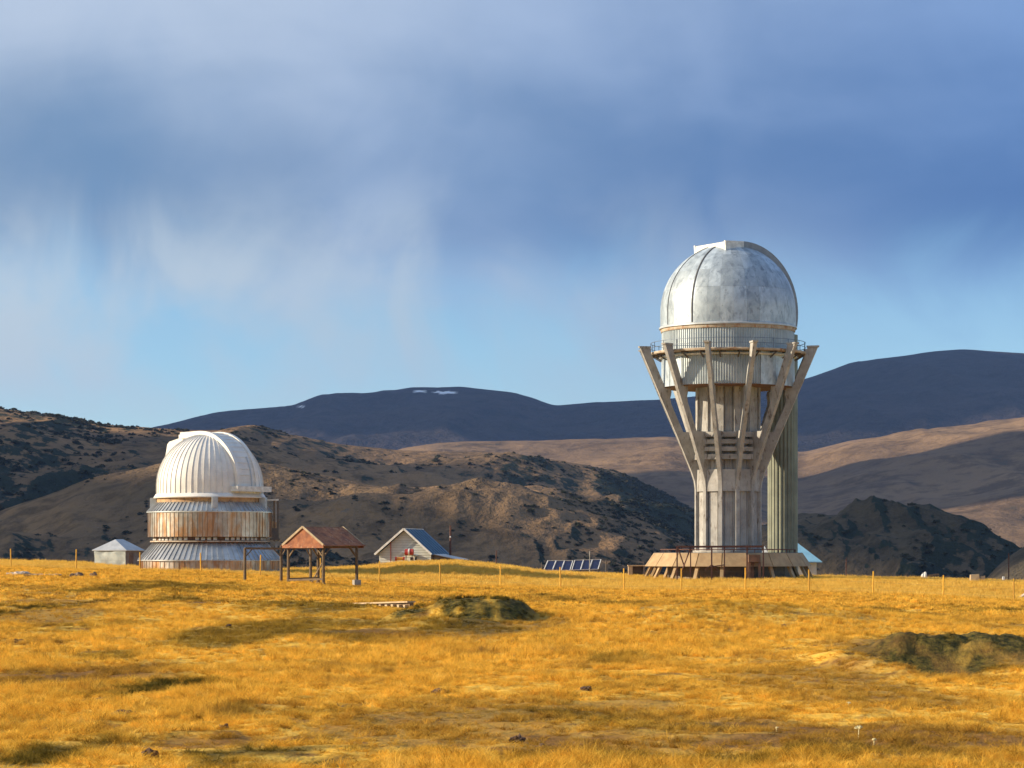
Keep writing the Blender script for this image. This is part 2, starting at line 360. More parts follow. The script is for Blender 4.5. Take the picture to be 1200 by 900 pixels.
def hill_material(name, grassA, grassB, scrub, scale, rock=(0.16, 0.14, 0.12), relief=11.0):
    """scrub cover comes from the 'scrub' attribute (it grows on slopes turned from the sun and in gullies)"""
    m = bpy.data.materials.new(name); m.use_nodes = True
    t = m.node_tree; t.nodes.clear(); k = NT(t)
    out = k.n('ShaderNodeOutputMaterial'); b = k.n('ShaderNodeBsdfPrincipled'); t.links.new(b.outputs[0], out.inputs[0])
    pos = k.n('ShaderNodeNewGeometry').outputs['Position']
    n1 = k.noise(pos, 0.006 * scale, 5, 0.6); n2 = k.noise(pos, 0.03 * scale, 5, 0.65); n3 = k.noise(pos, 0.12 * scale, 4, 0.7)
    sc = k.n('ShaderNodeAttribute', attribute_name='scrub').outputs['Fac']
    sn = k.n('ShaderNodeAttribute', attribute_name='snow').outputs['Fac']
    col = k.mix(k.ss(n1, 0.38, 0.66), c4(grassA), c4(grassB))
    col = k.mix(k.math('MULTIPLY', k.ss(k.math('ADD', k.math('MULTIPLY', n2, 0.6), k.math('MULTIPLY', n3, 0.4)), 0.44, 0.62), 0.8), col, c4(tuple(c * 0.6 for c in grassB)))
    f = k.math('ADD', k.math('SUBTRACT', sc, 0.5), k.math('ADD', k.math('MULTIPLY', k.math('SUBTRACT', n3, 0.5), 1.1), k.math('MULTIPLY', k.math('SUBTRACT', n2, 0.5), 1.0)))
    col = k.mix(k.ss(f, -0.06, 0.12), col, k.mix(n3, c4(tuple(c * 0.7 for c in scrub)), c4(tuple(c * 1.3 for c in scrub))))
    col = k.mix(k.math('MULTIPLY', k.ss(k.noise(pos, 0.07 * scale, 5, 0.75), 0.66, 0.74), 0.7), col, c4(rock))
    col = k.mix(sn, col, c4((0.85, 0.87, 0.9)))
    k.put(b.inputs['Base Color'], col); b.inputs['Roughness'].default_value = 1.0; b.inputs['Specular IOR Level'].default_value = 0.05
    bn = k.n('ShaderNodeBump'); bn.inputs['Strength'].default_value = 0.9; bn.inputs['Distance'].default_value = relief / scale
    k.put(bn.inputs['Height'], k.noise(pos, 0.05 * scale, 6, 0.65)); k.put(b.inputs['Normal'], bn.outputs[0])
    return m
M['ground'] = ground_material()
M['blade'] = blade_material()

# ------------------------------------------------------------------ mesh building helpers
class MB:
    def __init__(s): s.v = []; s.f = []
    def add(s, vs, fs):
        o = len(s.v); s.v += [tuple(map(float, p)) for p in vs]; s.f += [tuple(i + o for i in f) for f in fs]; return s
    def box(s, x0, x1, y0, y1, z0, z1):
        return s.add([(x0, y0, z0), (x1, y0, z0), (x1, y1, z0), (x0, y1, z0), (x0, y0, z1), (x1, y0, z1), (x1, y1, z1), (x0, y1, z1)],
                     [(3, 2, 1, 0), (4, 5, 6, 7), (0, 1, 5, 4), (1, 2, 6, 5), (2, 3, 7, 6), (3, 0, 4, 7)])
    def bar(s, a, b, w, h=None, up=(0, 0, 1)):
        """square bar from a to b"""
        a, b = Vector(a), Vector(b); h = h or w; d = (b - a).normalized(); up = Vector(up)
        if abs(d.dot(up)) > 0.98: up = Vector((0, 1, 0))
        sx = d.cross(up).normalized() * (w / 2); sy = sx.cross(d).normalized() * (h / 2)
        vs = [p + i * sx + j * sy for p in (a, b) for i, j in ((-1, -1), (1, -1), (1, 1), (-1, 1))]
        return s.add(vs, [(3, 2, 1, 0), (4, 5, 6, 7), (0, 1, 5, 4), (1, 2, 6, 5), (2, 3, 7, 6), (3, 0, 4, 7)])
    def tube(s, pts, r, n=8):
        pts = [Vector(p) for p in pts]; o = len(s.v); m = len(pts)
        rr = r if isinstance(r, (list, tuple)) else [r] * m
        for i, p in enumerate(pts):
            d = (pts[min(i + 1, m - 1)] - pts[max(i - 1, 0)]).normalized()
            up = Vector((0, 0, 1)) if abs(d.z) < 0.95 else Vector((0, 1, 0))
            sx = d.cross(up).normalized(); sy = sx.cross(d)
            for j in range(n):
                t = 2 * math.pi * j / n; s.v.append(tuple(p + rr[i] * (math.cos(t) * sx + math.sin(t) * sy)))
        for i in range(m - 1):
            for j in range(n):
                s.f.append((o + i * n + j, o + i * n + (j + 1) % n, o + (i + 1) * n + (j + 1) % n, o + (i + 1) * n + j))
        s.f.append(tuple(o + j for j in reversed(range(n)))); s.f.append(tuple(o + (m - 1) * n + j for j in range(n)))
        return s
    def lathe(s, prof, n=64, a0=0.0, a1=2 * math.pi, mod=None):
        """prof: list of (r, z); closed all round unless a0..a1 is a sector; mod(i) scales r offset"""
        full = abs(a1 - a0 - 2 * math.pi) < 1e-6; o = len(s.v); c = n if full else n + 1; m = len(prof)
        for i in range(c):
            t = a0 + (a1 - a0) * i / n; e = mod(i) if mod else 0.0
            for r, z in prof: s.v.append(((r + e) * math.cos(t), (r + e) * math.sin(t), z))
        for i in range(n):
            i2 = (i + 1) % c
            for j in range(m - 1): s.f.append((o + i * m + j, o + i2 * m + j, o + i2 * m + j + 1, o + i * m + j + 1))
        return s
    def prism(s, poly, t, plane='xz'):
        """extrude a polygon in (r,z) by thickness t along the third axis"""
        n = len(poly); o = len(s.v)
        for q in (-t / 2, t / 2):
            for a, b in poly: s.v.append((a, q, b) if plane == 'xz' else ((q, a, b) if plane == 'yz' else (a, b, q)))
        s.f.append(tuple(o + i for i in range(n))); s.f.append(tuple(o + n + i for i in reversed(range(n))))
        for i in range(n):
            j = (i + 1) % n; s.f.append((o + i, o + n + i, o + n + j, o + j))
        return s
    def mesh(s, name, m, smooth=False):
        me = bpy.data.meshes.new(name); me.from_pydata(s.v, [], s.f); me.validate(); me.update()
        bm_fix(me)
        if m: me.materials.append(m)
        if smooth:
            me.polygons.foreach_set('use_smooth', [True] * len(me.polygons)); 
            try: me.set_sharp_from_angle(angle=math.radians(35))
            except Exception: pass
        return me
def bm_fix(me):
    import bmesh
    bm = bmesh.new(); bm.from_mesh(me); bmesh.ops.recalc_face_normals(bm, faces=bm.faces); bm.to_mesh(me); bm.free()
def link(name, me, parent=None, loc=(0, 0, 0), rot=(0, 0, 0)):
    o = bpy.data.objects.new(name, me); COL.objects.link(o); o.parent = parent; o.location = loc; o.rotation_euler = rot
    return o
def part(name, mb, m, parent, smooth=False, loc=(0, 0, 0), rot=(0, 0, 0)):
    return link(name, mb.mesh(name, m, smooth), parent, loc, rot)
def thing(name, label, cat, loc, rotz=0.0, group=None):
    o = bpy.data.objects.new(name, None); COL.objects.link(o); o.location = loc; o.rotation_euler = (0, 0, rotz); o.empty_display_size = 0.2
    return tag(o, label, cat, group)
def tag(o, label, cat, group=None):
    o['label'] = label; o['category'] = cat
    if group: o['group'] = group
    return o
def grid_mesh(name, P, m, attrs=None, smooth=True):
    """P: (rows, cols, 3) array of points -> mesh"""
    r, c, _ = P.shape; me = bpy.data.meshes.new(name)
    me.vertices.add(r * c); me.vertices.foreach_set('co', P.reshape(-1).astype(np.float32))
    i = np.arange(r * c).reshape(r, c)
    q = np.stack([i[:-1, :-1], i[:-1, 1:], i[1:, 1:], i[1:, :-1]], -1).reshape(-1, 4)
    me.loops.add(q.size); me.loops.foreach_set('vertex_index', q.reshape(-1).astype(np.int32))
    me.polygons.add(len(q)); me.polygons.foreach_set('loop_start', (np.arange(len(q)) * 4).astype(np.int32))
    me.polygons.foreach_set('loop_total', np.full(len(q), 4, np.int32))
    if smooth: me.polygons.foreach_set('use_smooth', np.ones(len(q), bool))
    me.update(); me.validate()
    for kname, arr in (attrs or {}).items():
        a = me.attributes.new(kname, 'FLOAT', 'POINT'); a.data.foreach_set('value', arr.reshape(-1).astype(np.float32))
    me.materials.append(m)
    return me

# ------------------------------------------------------------------ ground sheet
def build_ground():
    ys = np.concatenate([np.array([-1600, -1100, -700, -400, -220, -120]), np.linspace(-60, 18, 14), np.geomspace(19, 60, 240), np.geomspace(60.3, 130, 170), np.linspace(130.6, 215, 150),
                         np.linspace(217, 470, 40), np.geomspace(490, 9000, 30)])
    u = np.linspace(-1, 1, 361); u = np.sign(u) * (np.abs(u) * 1.12) ; u = np.concatenate([[-3.2, -2.4, -1.9, -1.5, -1.25], u, [1.25, 1.5, 1.9, 2.4, 3.2]])
    W = 0.2 * np.maximum(np.maximum(ys, 22), -1.6 * ys)
    xx = W[:, None] * u[None, :]; yy = np.repeat(ys[:, None], len(u), 1)
    zz = G(xx, yy)
    o = link('ground', grid_mesh('ground', np.stack([xx, yy, zz], -1), M['ground'], {'green': green_mask(xx, yy), 'bare': bare_mask(xx, yy)}))
    o['kind'] = 'structure'
build_ground()

# ------------------------------------------------------------------ hills and mountains
HILLS = {}
def hill(name, crest, Yf, Yc, Yb, zfoot, relief, wl, seed, material, rows=(90, 30), cols=420, pxr=(-250, 1450), scrubbias=0.0, power=1.15, snow=None, crestrough=0.3, spur=0.0, green_at=None):
    cp = np.array([c[0] for c in crest], float); cy = np.array([c[1] for c in crest], float)
    px = np.linspace(pxr[0], pxr[1], cols)
    # smooth crest line
    fine = np.interp(px, cp, cy); kern = np.hanning(9); kern /= kern.sum()
    fine = np.convolve(np.pad(fine, 4, mode='edge'), kern, 'valid')
    zc = EYE - (fine - HR) * Yc / F
    t = np.concatenate([np.linspace(0, 1, rows[0]), 1 + np.linspace(0, 1, rows[1] + 1)[1:]])
    yy = np.where(t <= 1, Yf + (Yc - Yf) * t, Yc + (Yb - Yc) * (t - 1))
    X_ = (px[None, :] - 600) / F * yy[:, None]; Y_ = np.repeat(yy[:, None], cols, 1)
    # domain warp so spurs wander
    wx = X_ + wl * 0.5 * fbm(X_ / wl * .7, Y_ / wl * .7, 3, seed + 5); wy = Y_ + wl * 0.5 * fbm(X_ / wl * .7 + 9, Y_ / wl * .7, 3, seed + 6)
    rd = ridged(wx / wl, wy / (wl * 1.9), 5, seed, 0.5) - 0.55
    fb = fbm(X_ / wl * 2.2, Y_ / wl * 2.2, 5, seed + 8)
    T = t[:, None]
    prof = np.where(T <= 1, 1 - (1 - np.clip(T, 0, 1)) ** power, 1 - 0.75 * np.clip(T - 1, 0, 1) ** 1.2)
    env = np.where(T <= 1, np.sin(np.pi * np.clip(T, 0, 1) ** 0.8) ** 0.8, np.clip(T - 1, 0, 1) * 1.2)
    H = zfoot + (zc[None, :] - zfoot) * prof + relief * env * (rd * 1.6 + fb * 0.45) + relief * 0.06 * crestrough * fb
    # scrub where the slope turns from the sun and in hollows
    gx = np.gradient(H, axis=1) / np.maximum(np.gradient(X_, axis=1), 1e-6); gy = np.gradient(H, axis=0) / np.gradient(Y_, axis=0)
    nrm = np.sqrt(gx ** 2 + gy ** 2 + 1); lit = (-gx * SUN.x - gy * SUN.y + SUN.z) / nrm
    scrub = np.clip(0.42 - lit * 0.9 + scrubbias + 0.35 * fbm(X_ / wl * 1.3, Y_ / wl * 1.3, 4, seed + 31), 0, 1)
    if green_at is not None: scrub = np.clip(scrub + green_at(px[None, :] + 0 * T), 0, 1)
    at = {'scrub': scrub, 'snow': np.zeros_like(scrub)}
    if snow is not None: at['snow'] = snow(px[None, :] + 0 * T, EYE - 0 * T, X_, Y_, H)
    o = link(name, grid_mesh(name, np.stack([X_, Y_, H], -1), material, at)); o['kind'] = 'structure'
    HILLS[name] = (X_, Y_, H, scrub)
    return o
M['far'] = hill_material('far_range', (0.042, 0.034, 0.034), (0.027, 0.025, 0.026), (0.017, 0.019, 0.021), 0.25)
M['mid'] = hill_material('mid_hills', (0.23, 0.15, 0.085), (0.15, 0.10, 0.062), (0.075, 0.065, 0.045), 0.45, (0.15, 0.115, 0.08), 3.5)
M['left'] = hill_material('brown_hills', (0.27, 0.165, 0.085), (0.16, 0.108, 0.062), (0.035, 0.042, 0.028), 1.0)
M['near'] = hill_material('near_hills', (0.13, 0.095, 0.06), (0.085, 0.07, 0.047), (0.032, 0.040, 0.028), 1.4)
def snow_far(px, _, X_, Y_, H):
    s = np.zeros_like(X_); row = HR - (H - EYE) * F / Y_
    for a, b, c, d in ((484, 500, 458.6, 1.0), (506, 536, 459.8, 1.2), (348, 358, 476, 1.0)):
        n = fbm(px * 0.16 + 0 * X_, row * 0.5, 3, 5)
        s = np.maximum(s, sst(px, a, a + 4) * (1 - sst(px, b - 4, b)) * (1 - sst(np.abs(row - c) + 1.6 * n, d * .6, d)))
    return np.where(Y_ < 6530, s, 0)
hill('far_mountain_range', [(-300, 540), (0, 530), (120, 520), (208, 499), (250, 488), (340, 478), (375, 467), (430, 467), (480, 457), (540, 454), (600, 461), (650, 477), (720, 474), (770, 473),
     (850, 468), (920, 452), (945, 445), (1000, 428), (1090, 413), (1130, 410), (1200, 414), (1300, 425), (1500, 440)], 4300, 6500, 8300, 80, 75, 900, 11, M['far'],
     rows=(150, 30), cols=560, snow=snow_far, power=1.3)
hill('brown_hill_middle_distance', [(-300, 560), (400, 540), (500, 529), (600, 527), (690, 520), (780, 514), (850, 519), (900, 527), (940, 531), (1000, 516), (1100, 504), (1200, 494), (1350, 485), (1500, 480)],
     1500, 3600, 4300, -50, 55, 700, 23, M['mid'], rows=(150, 26), cols=520, power=1.5)
hill('left_hill', [(-300, 472), (-100, 475), (0, 480), (60, 486), (130, 498), (200, 503), (300, 510), (400, 522), (470, 528), (560, 530), (600, 531), (690, 546), (730, 554), (780, 578), (812, 596), (850, 624), (890, 655), (940, 690), (1000, 720), (1500, 760)],
     820, 1900, 2500, -55, 46, 320, 37, M['left'], rows=(170, 26), cols=560, pxr=(-250, 1200), power=1.2, green_at=lambda p: 0.30 * (1 - sst(p, 90, 240)) + 0.42 * sst(p, 650, 760))
hill('spur_hill', [(-300, 660), (-100, 640), (0, 611), (60, 589), (120, 566), (190, 547), (250, 542), (330, 553), (400, 571), (480, 580), (560, 580), (630, 578), (655, 582), (700, 600), (760, 625), (790, 641), (830, 668), (880, 700), (1000, 740), (1500, 760)],
     560, 1200, 1650, -55, 34, 170, 51, M['left'], rows=(150, 26), cols=560, pxr=(-250, 1100), power=1.25)
hill('dark_crag_hill', [(500, 760), (780, 720), (850, 660), (900, 624), (940, 609), (990, 607), (1040, 603), (1068, 599), (1100, 611), (1140, 630), (1178, 651), (1210, 670), (1260, 700), (1500, 760)],
     520, 1000, 1350, -55, 36, 110, 67, M['near'], rows=(150, 26), cols=480, pxr=(560, 1450), scrubbias=0.40)
hill('rocky_shoulder_hill', [(1000, 760), (1120, 710), (1150, 684), (1170, 662), (1185, 650), (1200, 640), (1260, 610), (1400, 590), (1600, 580)],
     430, 720, 950, -55, 14, 80, 71, M['near'], rows=(80, 20), cols=260, pxr=(1000, 1600), scrubbias=-0.1)

# ------------------------------------------------------------------ observatory tower
def ang(deg):
    """angle about a building's axis: 0 faces the camera, positive turns to the right -> math angle"""
    return math.radians(deg - 90.0)
def dome_patch(R, zc, e0, e1, da, thick=0.03, nu=4, nv=5, zlow=None, lip=0.0):
    """a curved plate of a dome, centred on azimuth 0 (+x); e in degrees; zlow: straight skirt down to that height"""
    mb = MB(); rows = []
    if zlow is not None: rows.append((R, zlow))
    for j in range(nv + 1):
        e = math.radians(e0 + (e1 - e0) * j / nv); rows.append((R * math.cos(e), zc + R * math.sin(e)))
    m = len(rows); h = math.radians(da) / 2
    for off in (0, -thick):
        for r, z in rows:
            k = (R + off) / R
            for i in range(nu + 1):
                t = -h + 2 * h * i / nu; zz = z if z < zc else zc + (z - zc) * k
                mb.v.append((r * k * math.cos(t), r * k * math.sin(t), zz))
    c = nu + 1; N = m * c
    for j in range(m - 1):
        for i in range(nu):
            a = j * c + i
            mb.f.append((a, a + 1, a + c + 1, a + c)); mb.f.append((N + a, N + a + c, N + a + c + 1, N + a + 1))
        mb.f.append((j * c, (j + 1) * c, N + (j + 1) * c, N + j * c)); mb.f.append((j * c + nu, N + j * c + nu, N + (j + 1) * c + nu, (j + 1) * c + nu))
    for i in range(nu):
        mb.f.append((i, N + i, N + i + 1, i + 1)); a = (m - 1) * c + i; mb.f.append((a, a + 1, N + a + 1, N + a))
    if lip:   # standing seam along one edge
        o = len(mb.v)
        for r, z in rows:
            for rr, dt in ((-0.01, h - 0.006 / R * 1.0), (lip, h - 0.006 / R), (lip, h + 0.02 / R), (-0.01, h + 0.02 / R)):
                k = (R + rr) / R; zz = z if z < zc else zc + (z - zc) * k
                mb.v.append((r * k * math.cos(dt), r * k * math.sin(dt), zz))
        for j in range(m - 1):
            for i in range(3): a = o + j * 4 + i; mb.f.append((a, a + 1, a + 5, a + 4))
    return mb
def arch(R0, R1, zc, e0, e1, w, n=40, cx=0.0):
    """an arched rib in the xz plane between radii R0 and R1, width w along y"""
    mb = MB(); 
    for i in range(n + 1):
        e = math.radians(e0 + (e1 - e0) * i / n)
        for R in (R0, R1):
            for q in (-w / 2, w / 2): mb.v.append((R * math.cos(e), q, zc + R * math.sin(e)))
    for i in range(n):
        a = i * 4
        for p, q in ((0, 1), (1, 3), (3, 2), (2, 0)): mb.f.append((a + p, a + q, a + 4 + q, a + 4 + p))
    mb.f.append((0, 2, 3, 1)); a = n * 4; mb.f.append((a, a + 1, a + 3, a + 2))
    return mb
def ring_panels(name, parent, N, r0, z0, r1, z1, m, rib=0.035, a0=0.0, gap=0.008, skip=None, thick=0.03):
    """N sheet panels round a drum or cone, each its own object with a standing seam at one edge; shared mesh"""
    h = math.pi / N; mb = MB()
    nx, nz = (z1 - z0), (r0 - r1); L = math.hypot(nx, nz); nx, nz = nx / L, nz / L     # outward normal in (r,z) when z1>z0
    def P(r, z, t, off): return ((r + off * nx) * math.cos(t), (r + off * nx) * math.sin(t), z + off * nz)
    g = gap / r0
    vs = [P(r0, z0, -h + g, 0), P(r0, z0, h - g, 0), P(r1, z1, h - g, 0), P(r1, z1, -h + g, 0),
          P(r0, z0, -h + g, -thick), P(r0, z0, h - g, -thick), P(r1, z1, h - g, -thick), P(r1, z1, -h + g, -thick)]
    mb.add(vs, [(0, 1, 2, 3), (7, 6, 5, 4), (0, 4, 5, 1), (1, 5, 6, 2), (2, 6, 7, 3), (3, 7, 4, 0)])
    s = rib * 1.1 / r0
    vs = [P(r0, z0, h - g - s, 0), P(r0, z0, h - g, 0), P(r0, z0, h - g, rib), P(r0, z0, h - g - s, rib),
          P(r1, z1, h - g - s, 0), P(r1, z1, h - g, 0), P(r1, z1, h - g, rib), P(r1, z1, h - g - s, rib)]
    mb.add(vs, [(3, 2, 1, 0), (4, 5, 6, 7), (1, 2, 6, 5), (2, 3, 7, 6), (3, 0, 4, 7)])
    me = mb.mesh(name, m)
    for k in range(N):
        if skip and skip(k): continue
        link(name, me, parent, rot=(0, 0, a0 + 2 * math.pi * k / N))

def build_tower():
    Y = 198.0; S = Y / F; cx = X(853, Y); zb = gz(cx, Y - 2)
    T = thing('observatory_tower', 'tall observatory tower with silver dome carried on flared concrete fins', 'observatory', (cx, Y, zb))
    def z(py): return Z(py, Y) - zb
    # ---- base platform: sloping tan slabs on slanted legs
    zt, zm, z0 = z(648.5), z(663.5), -0.5
    base = part('base_platform', MB().lathe([(0.0, zt + .06), (5.72, zt + .06), (5.78, zt - .04), (5.6, zt - .06), (4.7, zt - .12), (4.7, z0)], 20, ang(9), ang(9) + 2 * math.pi), M['steel'], T)  # dark tone of the inner wall paints in the shade under the platform
    NB = 20; h = math.pi / NB; r_t, r_m = 5.70, 6.38
    mb = MB(); g = 0.035
    def pt(r, zz, t): return (r / math.cos(h) * math.cos(t) if abs(t) > .01 else r, r * math.tan(t), zz)
    def pq(r, zz, sgn, off): 
        w = r * math.tan(h) - g; return (r + off, sgn * w, zz)
    mb.add([pq(r_m, zm, -1, 0), pq(r_m, zm, 1, 0), pq(r_t, zt + .02, 1, 0), pq(r_t, zt + .02, -1, 0),
            pq(r_m, zm, -1, -.12), pq(r_m, zm, 1, -.12), pq(r_t, zt + .02, 1, -.12), pq(r_t, zt + .02, -1, -.12)],
           [(0, 1, 2, 3), (7, 6, 5, 4), (0, 4, 5, 1), (1, 5, 6, 2), (2, 6, 7, 3), (3, 7, 4, 0)])
    pm = mb.mesh('slab', M['tan'])
    lg = MB().bar((5.55, 0, zt - .1), (6.75, 0, -0.35), 0.26, 0.2); lm = lg.mesh('leg', M['tan'])
    for k in range(NB):
        a = ang(18 * k)
        link('slab', pm, base, rot=(0, 0, a)); link('leg', lm, base, rot=(0, 0, a + h))
    # clutter edge: low pipe rail round the deck
    mb = MB()
    n = 60
    for i in range(n):
        t0, t1 = 2 * math.pi * i / n, 2 * math.pi * (i + 1) / n
        mb.bar((5.2 * math.cos(t0), 5.2 * math.sin(t0), zt + .30), (5.2 * math.cos(t1), 5.2 * math.sin(t1), zt + .30), .07)
        if i % 3 == 0: mb.bar((5.2 * math.cos(t0), 5.2 * math.sin(t0), zt), (5.2 * math.cos(t0), 5.2 * math.sin(t0), zt + .32), .06)
    part('deck_rail', mb, M['rustpipe'], base)
    # ---- core column
    zd = z(455)
    nn = 144
    col = part('column', MB().lathe([(2.26, zt), (2.26, zd + .3)], nn, mod=lambda i: .035 * (1 if i % 4 < 2 else -1)), M['colwall'], T)
    part('plinth', MB().lathe([(2.75, zt), (2.75, zt + .22), (2.3, zt + .24)], 48), M['conc_dark'], T)
    fa = [-78 + 30 * k for k in range(12)]
    hs = math.radians(15)
    # flat concrete facing on every other bay
    fm = MB().box(2.30, 2.36, -0.36, 0.36, zt + .2, z(577)).mesh('facing', M['conc'])
    fm2 = MB().box(2.30, 2.36, -0.36, 0.36, z(507), zd).mesh('facing', M['conc'])
    pil = MB().box(2.2, 2.52, -0.24, 0.24, z(508), zd + .02).mesh('pilaster', M['conc'])
    slab = MB().box(2.28, 2.50, -0.50, 0.50, z(576.5), z(551)).mesh('ring_slab', M['conc'])
    for k in range(12):
        mid = ang(fa[k] + 15)
        link('ring_slab', slab, col, rot=(0, 0, mid))
        if k in (0, 1, 4, 6, 8, 10): link('facing', fm, col, rot=(0, 0, mid)); link('facing', fm2, col, rot=(0, 0, mid))
        link('pilaster', pil, col, rot=(0, 0, ang(fa[k])))
        for a, b in ((507.5, 513.5), (516.5, 521.5), (525, 530), (533.5, 539.5)):
            pass
    for a, b in ((507.5, 513.5), (516.5, 521.5), (525, 530), (533.5, 539.5)):
        sm = MB().box(2.36, 2.72, -0.60, 0.60, z(b), z(a)).mesh('louvre_slat', M['conc'])
        for k in range(12): link('louvre_slat', sm, col, rot=(0, 0, ang(fa[k] + 15)))
    # ---- flared fins
    def ro(py): return 2.92 + (554 - py) * 0.02841
    poly = [(2.62, z(647.5)), (2.62, z(573)), (2.70, z(564)), (ro(554), z(554)), (ro(508), z(508)), (ro(409), z(409)), (ro(409) - .74, z(409)), (ro(415) - .66, z(415)),
            (ro(451) - .64, z(451)), (4.62, z(456.5)), (4.55, z(461)), (4.66, z(467)), (ro(474) - .60, z(474)), (ro(506) - .62, z(506)), (2.3, z(507)), (2.2, z(647.5))]
    # built from convex pieces so that the sides stay clean
    mb = MB(); th = 0.30
    def quad(*idx): return [poly[i] for i in idx]
    mb.prism([(2.2, z(647.5)), (2.62, z(647.5)), (2.62, z(573)), (2.70, z(564)), (ro(554), z(554)), (ro(508), z(507)), (2.2, z(507))], th)
    body = mb.mesh('support_fin', M['conc'])
    mb = MB().prism([(ro(508) - .62, z(507.4)), (ro(508), z(507.4)), (ro(474), z(474)), (ro(474) - .60, z(474))], th - .004)
    mb.prism([(ro(474) - .60, z(474)), (ro(474), z(474)), (ro(456), z(456)), (4.62, z(456)), (4.55, z(461)), (4.66, z(467))], th - .008)
    mb.prism([(ro(456) - .66, z(456)), (ro(456), z(456)), (ro(409), z(409)), (ro(409) - .78, z(409)), (ro(415) - .68, z(415))], th)
    arm = mb.mesh('arm', M['conc'])
    capm = MB().prism([(ro(409) - .84, z(409.6)), (ro(409) + .05, z(409.6)), (ro(407.6) + .05, z(407.6)), (ro(407.6) - .88, z(407.6))], th + .12).mesh('cap', M['conc'])
    for k in range(12):
        f = link('support_fin', body, T, rot=(0, 0, ang(fa[k])))
        link('arm', arm, f); link('cap', capm, f)
    # ---- drum with gallery
    R = 5.10
    zg = z(414.5)
    part('drum_floor', MB().lathe([(2.0, zd - .0), (R - .15, zd), (R - .05, zd + .12), (R - .3, zd + .2)], 72), M['rustplate'], T)
    corr = lambda i: .03 * (1 if i % 4 < 2 else -1)
    drum = part('drum', MB().lathe([(R - .04, zd + .05), (R - .04, zg - .1)], 640, mod=corr), M['corr'], T)
    # flat cladding panels on the sides of the drum
    pmesh = MB()
    for i in range(4):
        t0, t1 = math.radians(-8 + 4 * i), math.radians(-8 + 4 * i + 4)
        vs = [((R + o) * math.cos(t), (R + o) * math.sin(t), q) for o in (0.0, .035) for t in (t0, t1) for q in (zd + .02, zg - .14)]
        pmesh.add(vs, [(0, 1, 3, 2), (4, 6, 7, 5), (0, 4, 5, 1), (2, 3, 7, 6), (0, 2, 6, 4), (1, 5, 7, 3)])
    pmesh = pmesh.mesh('cladding_panel', M['silver'])
    for d in (-73, -56, 32, 48.3, 64.6, 80.9, 97.2, 113.5, 130, 146.3, 162.6, 179, -90, -107, -123, -140, -156):
        link('cladding_panel', pmesh, drum, rot=(0, 0, ang(d)))
    gal = part('gallery', MB().lathe([(R - .1, zg - .14), (6.02, zg - .14), (6.06, zg - .02), (6.02, zg + .04), (R - .1, zg + .05)], 72), M['creamrust'], T)
    mb = MB()
    for k in range(24):
        t = math.radians(15 * k + 4); c, s = math.cos(t), math.sin(t)
        mb.prism([(0, 0)] * 0 or [(R - .05, zg - .15), (5.95, zg - .15), (5.95, zg - .24), (R - .05, zg - .62)], .07) if False else None
        mb.bar((R * c, R * s, zg - .62), (5.9 * c, 5.9 * s, zg - .17), .08)
        mb.bar((R * c, R * s, zg - .18), (5.95 * c, 5.95 * s, zg - .18), .09)
    part('bracket', mb, M['steel'], gal)['kind'] = 'stuff'
    part('soffit_ring', MB().lathe([(R + .0, zg - .42), (5.35, zg - .42), (5.35, zg - .30), (R, zg - .30)], 72), M['trim'], gal)
    mb = MB(); n = 72
    for i in range(n):
        t0, t1 = 2 * math.pi * i / n, 2 * math.pi * (i + 1) / n; r = 5.96
        for hgt in (.40, .78): mb.bar((r * math.cos(t0), r * math.sin(t0), zg + hgt), (r * math.cos(t1), r * math.sin(t1), zg + hgt), .035)
        if i % 3 == 0: mb.bar((r * math.cos(t0), r * math.sin(t0), zg), (r * math.cos(t0), r * math.sin(t0), zg + .8), .04)
    part('railing', mb, M['rail'], gal)
    z1 = z(390)
    part('upper_drum', MB().lathe([(R - .02, zg), (R - .02, z1)], 640, mod=corr), M['corr'], T)
    part('dome_track', MB().lathe([(R - .1, z1 - .02), (R + .07, z1), (R + .1, z1 + .1), (R + .1, z1 + .28), (R + .02, z1 + .36), (R - .1, z1 + .36)], 96), M['creamrust'], T)
    # ---- dome
    Rd, zc, zl = 5.22, z(366), z1 + .30
    dome = part('dome', MB().lathe([(Rd - .06, zl), (Rd - .06, zc)] + [((Rd - .06) * math.cos(math.radians(e)), zc + (Rd - .06) * math.sin(math.radians(e))) for e in range(6, 91, 6)], 72), M['silver_plain'], T, smooth=True)
    part('dome_skirt', MB().lathe([(Rd - .02, zl - .04), (Rd + .10, zl - .04), (Rd + .10, zl + .08), (Rd + .02, zl + .14)], 96), M['silver_plain'], dome, smooth=True)
    NP = 32; rows = [(0, 17, zl + .02), (17.1, 34, None), (34.1, 52, None), (52.1, 70, None), (70.1, 86, None)]
    for e0, e1, zlow in rows:
        me = dome_patch(Rd, zc, e0, e1, 360 / NP - .09, .03, 4, 4, zlow).mesh('dome_panel', M['silver'], True)
        for k in range(NP): link('dome_panel', me, dome, rot=(0, 0, ang(360 / NP * (k + .5))))
    # seams
    for d, w in ((-36, .11), (-66, .045)):
        part('seam', arch(Rd - .02, Rd + .035, zc, 0, 78, w), M['seam'], dome, rot=(0, 0, ang(d)))
        part('seam', MB().box(Rd - .02, Rd + .035, -w / 2, w / 2, zl + .15, zc), M['seam'], dome, rot=(0, 0, ang(d)))
    # slit rails and shutter: the slit looks to the right and slightly away
    phi = math.radians(32); o = 1.95; r = math.sqrt(Rd * Rd - o * o)
    sh = part('shutter', MB().lathe([(0, 0)] , 3) if False else arch(r - .1, r + .20, zc, -14, 92, 2 * o - .1), M['silver_plain'], T, smooth=True, rot=(0, 0, phi))
